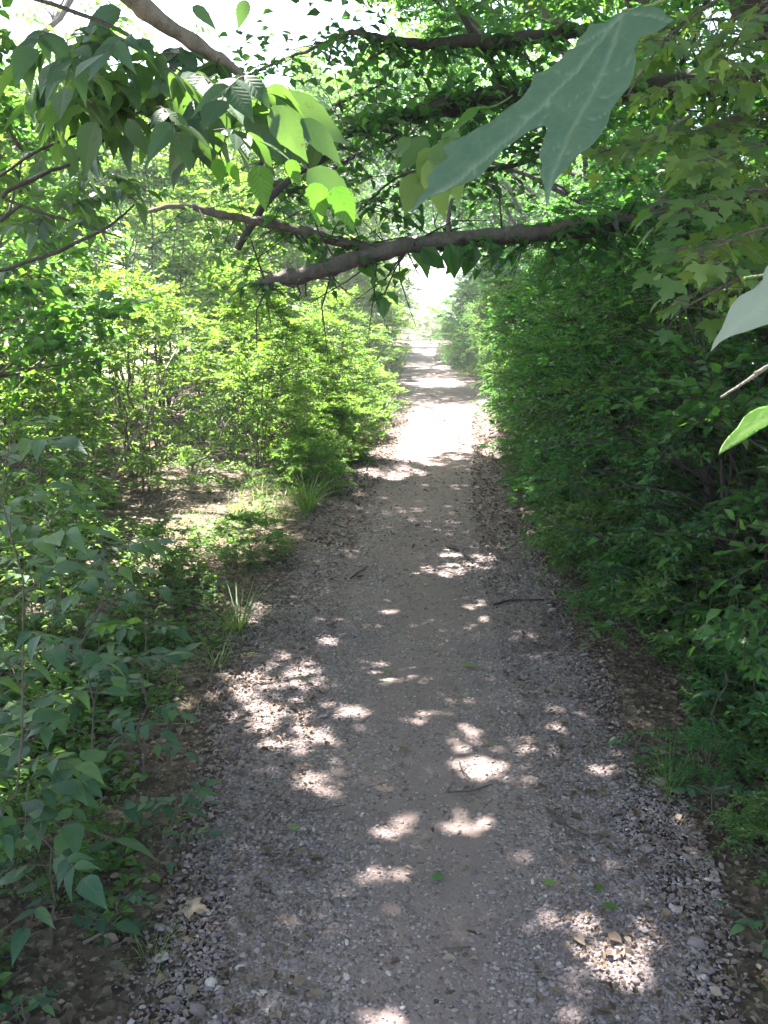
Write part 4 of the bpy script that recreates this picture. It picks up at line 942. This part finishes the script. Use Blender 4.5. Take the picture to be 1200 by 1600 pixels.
# larger leaves behind the left tip of the maple leaf
BL2 = thing('leafy_twig', at(650, 240, 2.3), 'green leafy twig hanging behind the left tip of the broad maple leaf', 'twig')
acc = []; tb = Tubes(); px_tube(tb, [(700,215,2.4,3),(670,235,2.35,3),(640,262,2.3,2)], 5, 2)
for a, b in (((668,215),(625,262)),((680,232),(655,280)),((655,270),(632,330)),((690,222),(690,290)),((700,250),(720,310)),((668,250),(700,330)),((690,210),(730,240)),((640,215),(618,240))): acc.append(hero(a, b, rng.uniform(2.2,2.4), (0.1,-0.8,0.5), 1.1))
o = link('twig', tb.mesh('twig', M['greenstem']), BL2); o.location = -Vector(BL2.location)
o = link('foliage', acc_mesh('foliage', acc, M['maple'], T_detail(0.62,0.12,0.15,9,0.03)), BL2); o.location = -Vector(BL2.location)

PL = thing('pale_leaf', at(1200, 440, 0.7), 'pale grey green leaf reaching in from the right edge', 'leaf')
traced('leaf_blade', [(1110,550),(1116,532),(1128,512),(1136,492),(1142,478),(1156,462),(1178,450),(1192,436),(1196,418),(1225,395),(1270,390),(1310,420),(1320,455),(1290,480),(1250,496),(1210,505),(1190,510),(1166,518),(1142,525),(1124,535)], (1200,470), 0.70, (-0.2,-0.85,0.5), Mpale,
       [([(1110,550),(1160,500),(1220,455),(1320,420)],1.0),([(1160,500),(1165,470)],0.4),([(1185,482),(1195,445)],0.4),([(1175,490),(1205,500)],0.4),([(1220,455),(1235,420)],0.4)], PL, step=5, curl=0.006, rg=0.0003, wav=0.0006)
tb = Tubes(); px_tube(tb, [(1163,436,0.74,7),(1180,433,0.74,7),(1198,430,0.74,5),(1230,425,0.74,4),(1320,420,0.72,5)], 7, 3, 1, 0.05)
o = link('leaf_stalk', tb.mesh('leaf stalk', M['greenstem']), PL); o.location = -Vector(PL.location)
LG = thing('lit_leaf', at(1200, 660, 0.8), 'lime green pointed leaf at the right edge below the pale twig', 'leaf')
traced('leaf_blade', [(1122,711),(1128,696),(1138,682),(1152,668),(1162,652),(1172,643),(1186,636),(1205,633),(1240,640),(1275,655),(1250,675),(1225,672),(1200,665),(1186,672),(1172,682),(1150,695),(1136,703)], (1190,660), 0.80, (0.1,-0.75,0.65), Mlime,
       [([(1122,711),(1160,675),(1200,652),(1275,655)],1.0),([(1160,675),(1165,655)],0.4),([(1180,662),(1190,642)],0.4),([(1170,668),(1185,668)],0.4)], LG, step=4, curl=0.004, rg=0.0003, wav=0.0005)
tb = Tubes(); px_tube(tb, [(1272,655,0.8,4),(1300,650,0.82,5),(1340,640,0.85,6)], 6, 2, 1, 0.05)
o = link('leaf_stalk', tb.mesh('leaf stalk', M['greenstem']), LG); o.location = -Vector(LG.location)
tb = Tubes(); px_tube(tb, [(1126,621,0.9,5),(1150,606,0.9,4),(1178,588,0.9,6),(1182,584,0.9,8),(1205,570,0.9,6),(1260,540,0.92,7),(1340,505,0.95,9)], 8, 3, 3, 0.08)
tag(link('bare_twig', tb.mesh('bare twig', M['palebark'])), 'thin pale bare twig poking in at the right edge between two leaves', 'twig')

# ------------------------------------------------------------------ maple sprays hanging at the right
MS = [((1240,40),(1130,70),(1040,60),2.3),((1250,110),(1150,120),(1060,135),2.2),((1240,170),(1140,190),(1050,215),2.3),((1250,225),(1150,235),(1075,260),2.1),((1240,290),(1160,300),(1090,330),2.0),((1250,350),(1180,360),(1090,400),1.9),((1250,420),(1170,430),(1070,480),2.0),((1120,0),(1040,60),(980,150),2.6),((1080,180),(1020,215),(950,235),2.8),((1230,-10),(1180,30),(1130,90),2.1)]
for i, (a, b, c, dep) in enumerate(MS):
    th = thing('maple_spray', at(b[0], b[1], dep), f'yellow green maple spray at the upper right, {["topmost but one","third from the top","fourth from the top","fifth from the top","third from the bottom","second from the bottom","lowest of all","nearest the broad maple leaf","in the dark hollow beside the boughs","topmost at the frame corner"][i]}', 'branch', 'maple sprays at the upper right')
    tb = Tubes(); bp = px_tube(tb, [(a[0],a[1],dep+0.1,6),(b[0],b[1],dep,5),(c[0],c[1],dep-0.1,2.5)], 6, 5, i, 0.15)
    acc = []
    for j in range(44):
        p = bp[rng.integers(1, len(bp))]+0; ang = rng.uniform(0, 2*pi); d = np.array([cos(ang)*0.9-0.2, sin(ang)*0.7, rng.normal(-0.35,0.2)])
        d /= np.linalg.norm(d); pet = rng.uniform(0.03, 0.15); q = p+d*pet+np.array([0,0,0.015])
        tb.add([p, (p+q)/2+np.array([0,0,0.008]), q], [0.0011,0.0009,0.0008], 4, False)
        dd = d.copy(); dd[2] -= 0.35; acc.append((q, dd, np.array([0,-0.15,1])+rng.normal(0,0.3,3), rng.uniform(0.032,0.062)))
    o = link('twig', tb.mesh('twig', M['twigbark']), th); o.location = -Vector(th.location)
    o = link('foliage', acc_mesh('foliage', acc, M['maple'], TM), th); o.location = -Vector(th.location)

# ------------------------------------------------------------------ saplings with compound leaves on the near left
def sapling(x, y, h, lean, nleaf, ll, seed, label, spread=0.30, name='sapling'):
    r = np.random.default_rng(seed); z = float(gh(x, y)); tb = Tubes(); acc = []
    top = np.array([lean[0], lean[1], h]); st = wobble((0,0,-0.03), top, 6, 0.045, r)
    tb.add(st, [0.0036,0.0034,0.003,0.0026,0.0022,0.0017,0.0012], 7)
    for i in range(nleaf):
        t = 0.22+0.78*i/nleaf; k = t*6; a = int(min(k,5)); p = st[a]+(st[a+1]-st[a])*(k-a)
        ang = i*2.4+r.uniform(-0.3,0.3); L = spread*r.uniform(0.7,1.15)*(1-0.35*t)
        e = p+np.array([cos(ang)*L, sin(ang)*L, L*r.uniform(-0.15,0.35)])
        pinnate(acc, tb, p, e, int(r.integers(2,4)), ll*r.uniform(0.6,1.1), r, 0.06)
    th = thing(name, (x,y,z), label, 'sapling', 'saplings at the near left')
    link('stem', tb.mesh('stem', M['twigbark']), th); link('foliage', acc_mesh('foliage', acc, M['sapling'], TD if ll < 0.06 else TDW, r), th)
SAP = [(-0.98,2.15,1.36,(0.10,-0.05),20,0.098,'tallest sapling at the left edge with broad compound leaves'),
 (-1.25,2.9,1.25,(0.15,0.0),20,0.085,'tall sapling behind the tallest one, beside the litter clearing'),
 (-0.92,2.5,1.0,(0.08,0.05),18,0.085,'middle sapling leaning towards the path'),
 (-1.12,2.2,0.85,(-0.05,-0.05),16,0.088,'bushy sapling at the left edge at half height'),
 (-0.86,2.0,0.50,(0.0,-0.05),9,0.078,'small sapling with leaves in fives near the lower left'),
 (-1.10,1.85,0.36,(0.08,-0.05),9,0.078,'short sapling in the lower left shade'),
 (-1.5,3.4,1.0,(0.1,0.1),18,0.078,'sapling farther back in front of the sunlit litter'),
 (-0.86,2.85,0.60,(0.05,0),14,0.070,'low sapling closest to the gravel edge'),
 (-1.7,2.8,1.45,(0.1,-0.1),20,0.088,'leafy sapling behind, at the left edge of the view'),
 (-1.55,4.3,0.95,(0.1,0),16,0.070,'sapling beyond the others near the grass tuft'),
 (-1.2,3.4,0.55,(0.05,0),14,0.068,'knee high sapling between the gravel and the sapling farther back'),
 (-1.25,2.45,0.45,(0.05,0),12,0.075,'low sapling behind the short one in the lower left'),
 (-0.66,2.42,0.20,(0.03,0.02),6,0.055,'seedling at the gravel edge below the saplings')]
for i, (x, y, h, ln, nl, ll, lab) in enumerate(SAP): sapling(x, y, h, ln, nl, ll, 400+i, lab, 0.30 if h > 0.6 else 0.2)
RS = [(1.18,1.95,0.20,'seedling in the bottom right corner'),(1.02,2.55,0.16,'round leaved seedling on the lower right verge'),(1.12,2.3,0.18,'seedling between the two lower right ones'),(0.94,3.05,0.10,'pale seedling lying low beside the right sun patch'),(1.2,3.0,0.35,'upright seedling below the right shrubs'),(1.35,2.6,0.45,'bushy seedling at the right edge')]
RS += [(1.02,1.62,0.10,'tiny seedling at the very bottom right'),(1.3,2.05,0.28,'leafy seedling right of the corner one'),(0.98,2.02,0.09,'low seedling on the gravel edge at the lower right'),(1.28,3.5,0.30,'seedling under the first right shrub'),(-0.82,1.7,0.12,'tiny seedling in the lower left litter'),(-0.74,1.5,0.10,'seedling at the very bottom left'),(-0.72,2.05,0.13,'low seedling beside the large brown leaf'),(-0.98,1.62,0.16,'seedling in the dark lower left corner')]
for i, (x, y, h, lab) in enumerate(RS): sapling(x, y, h, (0.03,0), 6, 0.042, 450+i, lab, 0.12, 'seedling')

for i, (a, b, w, lab) in enumerate((((-2.3,6.9,0.0),(-1.75,7.6,1.25),0.014,'pale dead stem leaning right among the left shrubs'),((-2.5,7.2,0.0),(-3.2,7.6,1.5),0.012,'dead brown stem leaning left among the left shrubs'),((-2.1,7.6,0.0),(-2.3,7.9,1.6),0.011,'upright dead stem above the sunlit litter'),((-2.9,6.2,0.0),(-2.2,6.6,1.1),0.010,'thin dead stem behind the saplings'),((-1.9,8.6,0.05),(-1.3,8.7,0.9),0.012,'short dead stem sloping towards the path'),((2.0,4.5,0.1),(2.15,4.9,1.0),0.009,'thin dead stem standing in the right shrubs'))):
    tb = Tubes(); r_ = np.random.default_rng(600+i); pts_ = wobble(np.zeros(3), np.array(b)-np.array(a), 8, 0.025, r_); tb.add(pts_, [w*(1-0.07*j) for j in range(9)], 7)
    for j in range(2, 8): q_ = pts_[j]; d_ = norm(r_.normal(0,1,3)+np.array([0,0,0.6]))*r_.uniform(0.1,0.4); tb.add([q_, q_+d_*0.5+r_.normal(0,0.01,3), q_+d_], [w*0.4,w*0.3,w*0.12], 4)
    o = link('dead_stem', tb.mesh('dead stem', M['twigbark' if i else 'palebark'])); o.location = (a[0], a[1], float(gh(a[0], a[1]))-0.02); tag(o, lab, 'stem', 'dead stems in the undergrowth')
# grass tufts
def tuft(px, py, n, h, seed, label, pale=False):
    r = np.random.default_rng(seed); g = gp(px, py); z = float(gh(g.x, g.y)); a = r.uniform(0,2*pi,n); rr = r.uniform(0,0.05,n)
    P = np.stack([np.cos(a)*rr, np.sin(a)*rr, np.full(n,-0.004)],1); D = np.stack([np.cos(a)*0.4, np.sin(a)*0.4, np.ones(n)],1)+r.normal(0,0.12,(n,3))
    Nn = -np.stack([np.cos(a), np.sin(a), np.full(n,0.2)],1)
    V = (T_BLADE[0]*np.array([1.3,1,1.6]), T_BLADE[1])
    o = link('grass_tuft', leaf_mesh('grass tuft', V, P, D, Nn, h*r.uniform(0.35,1.15,n), M['grass'], r.random(n))); o.location = (g.x, g.y, z)
    tag(o, label, 'grass', 'grass tufts on the verges')
tuft(372, 985, 70, 0.30, 1, 'sunlit arching grass tuft at the left path edge')
tuft(1045, 1235, 55, 0.17, 2, 'upright green grass tuft on the right verge')
tuft(480, 800, 90, 0.42, 3, 'long bright grass tuft on the left before the sunny stretch')
tuft(340, 1040, 40, 0.18, 4, 'short grass tuft nearer the camera on the left')
tuft(600, 655, 120, 0.5, 5, 'tall grass tuft left of the bright stretch of path')
tuft(235, 1500, 30, 0.12, 6, 'sparse grass tuft in the lower left litter')

# sticks, stones, fallen leaves that stand out
def stick(pts, w, label, mat='darkbark'):
    tb = Tubes(); P3 = []
    for x, y in pts: g = gp(x, y); P3.append(np.array([g.x, g.y, ph(g.x, g.y)+0.012]))
    c = P3[0].copy(); r = np.random.default_rng(int(pts[0][0])); fine = []
    for a, b in zip(P3, P3[1:]):
        for t in (0, 0.34, 0.67): fine.append(a*(1-t)+b*t+np.append(r.normal(0,w*0.4,2), abs(r.normal(0,w*0.3)))-c)
    fine.append(P3[-1]-c); n = len(fine); tb.add(fine, [w*(1-0.5*i/n) for i in range(n)], 7)
    if n > 5: tb.add([fine[3], fine[3]+np.array([0.02,0.03,0.012]), fine[3]+np.array([0.03,0.06,0.008])], [w*0.5,w*0.4,w*0.2], 5)
    o = link('stick', tb.mesh('stick', M[mat])); o.location = c; tag(o, label, 'stick', 'sticks on the path')
stick([(853,1270),(872,1290),(916,1314)], 0.0055, 'dark crooked stick on the right of the path')
stick([(697,853),(722,864),(738,882)], 0.009, 'forked stick lying in the small sunlit patch')
stick([(772,945),(800,938),(850,940)], 0.008, 'straight stick at the right edge of the path')
stick([(716,1187),(724,1205),(735,1217)], 0.0035, 'short thin stick in the bright dapple mid path')
stick([(700,1235),(735,1236),(768,1227)], 0.0032, 'thin twig lying just below the bright dapple')
stick([(548,905),(574,885)], 0.006, 'short stick on the left half of the path beyond the dapples')
stick([(470,1275),(505,1268),(540,1258)], 0.0035, 'long thin twig on the left half of the path','twigbark')
stick([(130,1480),(165,1460),(200,1440)], 0.005, 'pale dry stick in the lower left litter','palebark')
stick([(830,1010),(860,1018)], 0.006, 'short stick before the right verge plants')
stick([(690,1490),(735,1486)], 0.003, 'tiny twig near the bottom centre','twigbark')

def fallen(px, py, L, ang, mat, label, tm=None):
    g = gp(px, py); z = ph(g.x, g.y)+0.014
    o = link('fallen_leaf', leaf_mesh('fallen leaf', tm or T_detail(0.62,0.2,0.05,7,0.03), np.array([(-cos(ang)*L/2,-sin(ang)*L/2,0)]), np.array([(cos(ang),sin(ang),0.05)]), np.array([(0.1,-0.05,1.0)]), [L], mat, np.array([0.95]), smooth=True))
    o.location = (g.x, g.y, z); tag(o, label, 'leaf', 'fallen leaves on the path')
fallen(686, 1372, 0.052, 0.5, M['sapling'], 'green leaf lying on the bare middle of the path')
fallen(860, 1383, 0.045, 0.1, M['weeds'], 'green leaf on the gravel above the lower right sun patch')
fallen(938, 1392, 0.035, 0.8, M['limeleaf'], 'yellow green leaf right of the other green leaf')
fallen(955, 1420, 0.05, -0.3, M['weeds'], 'pale green leaf at the top of the lower right sun patch')
fallen(462, 1299, 0.045, 0.4, M['sapling'], 'green leaf on the stones left of the middle')
fallen(183, 1373, 0.04, 0.2, M['litter'], 'yellow leaf in the dark lower left litter')
fallen(303, 1550, 0.04, 1.1, M['litter'], 'curled yellow leaf beside the pale stones')
fallen(527, 810, 0.075, 0.9, M['limeleaf'], 'yellow leaf at the left edge of the far path')
fallen(1000, 1152, 0.055, 1.4, M['limeleaf'], 'yellow green leaf under the right verge plants')
fallen(735, 1042, 0.075, -0.4, M['weeds'], 'dark green leaf in the middle of the path')
fallen(310, 1425, 0.075, -0.2, M['litter'], 'large brown leaf at the left gravel edge', TM)
fallen(606, 1052, 0.04, 0.3, M['limeleaf'], 'tiny yellow leaf left of the path middle')
def pale_stone(px, py, s, label, seed):
    r = np.random.default_rng(seed); g = gp(px, py)
    o = link('pale_stone', stones('pale stone', np.array([(0,0,0.0)]), np.array([s]), np.array([1.0]), r, 0.15)); o.location = (g.x, g.y, ph(g.x, g.y)+s*0.2)
    for pl in o.data.polygons: pl.use_smooth = False
    b = o.modifiers.new('round', 'SUBSURF'); b.levels = 1; b.render_levels = 1
    tag(o, label, 'stone', 'pale stones standing out of the gravel')
for i, (x, y, s, lab) in enumerate(((330,1533,0.022,'largest pale stone at the lower left'),(375,1508,0.014,'oval pale stone right of the largest'),(370,1570,0.014,'pale stone below the largest'),(630,1576,0.011,'small white stone at the bottom'),(963,1540,0.012,'rounded white stone in the lower right sun patch'),(287,1404,0.010,'pale stone at the left gravel edge'),(490,1296,0.011,'flat grey stone left of the middle'),(1035,1512,0.011,'white stone right of the sun patch'))):
    pale_stone(x, y, s, lab, 500+i)

for o in bpy.data.objects:
    if 'placed' in o: del o['placed']
print('objects', len(bpy.data.objects), 'verts', sum(len(m.vertices) for m in bpy.data.meshes))

# ------------------------------------------------------------------ added haze volume, stands in for the veil of lens flare
bpy.ops.mesh.primitive_cube_add(size=1, location=(0, 390, 9))
hz = bpy.context.object; hz.name = 'haze'; hz.scale = (940, 1060, 22); hz['kind'] = 'stuff'; hz['label'] = 'thin added haze standing in for lens flare'
hm = bpy.data.materials.new('haze'); hm.use_nodes = True; hm.node_tree.nodes.clear()
ho = hm.node_tree.nodes.new('ShaderNodeOutputMaterial'); hv = hm.node_tree.nodes.new('ShaderNodeVolumePrincipled')
hv.inputs['Color'].default_value = (0.92, 0.93, 1.0, 1); hv.inputs['Density'].default_value = 0.0032; hv.inputs['Anisotropy'].default_value = 0.3
hm.node_tree.links.new(hv.outputs[0], ho.inputs['Volume']); hz.data.materials.append(hm)
cy.volume_bounces = 0
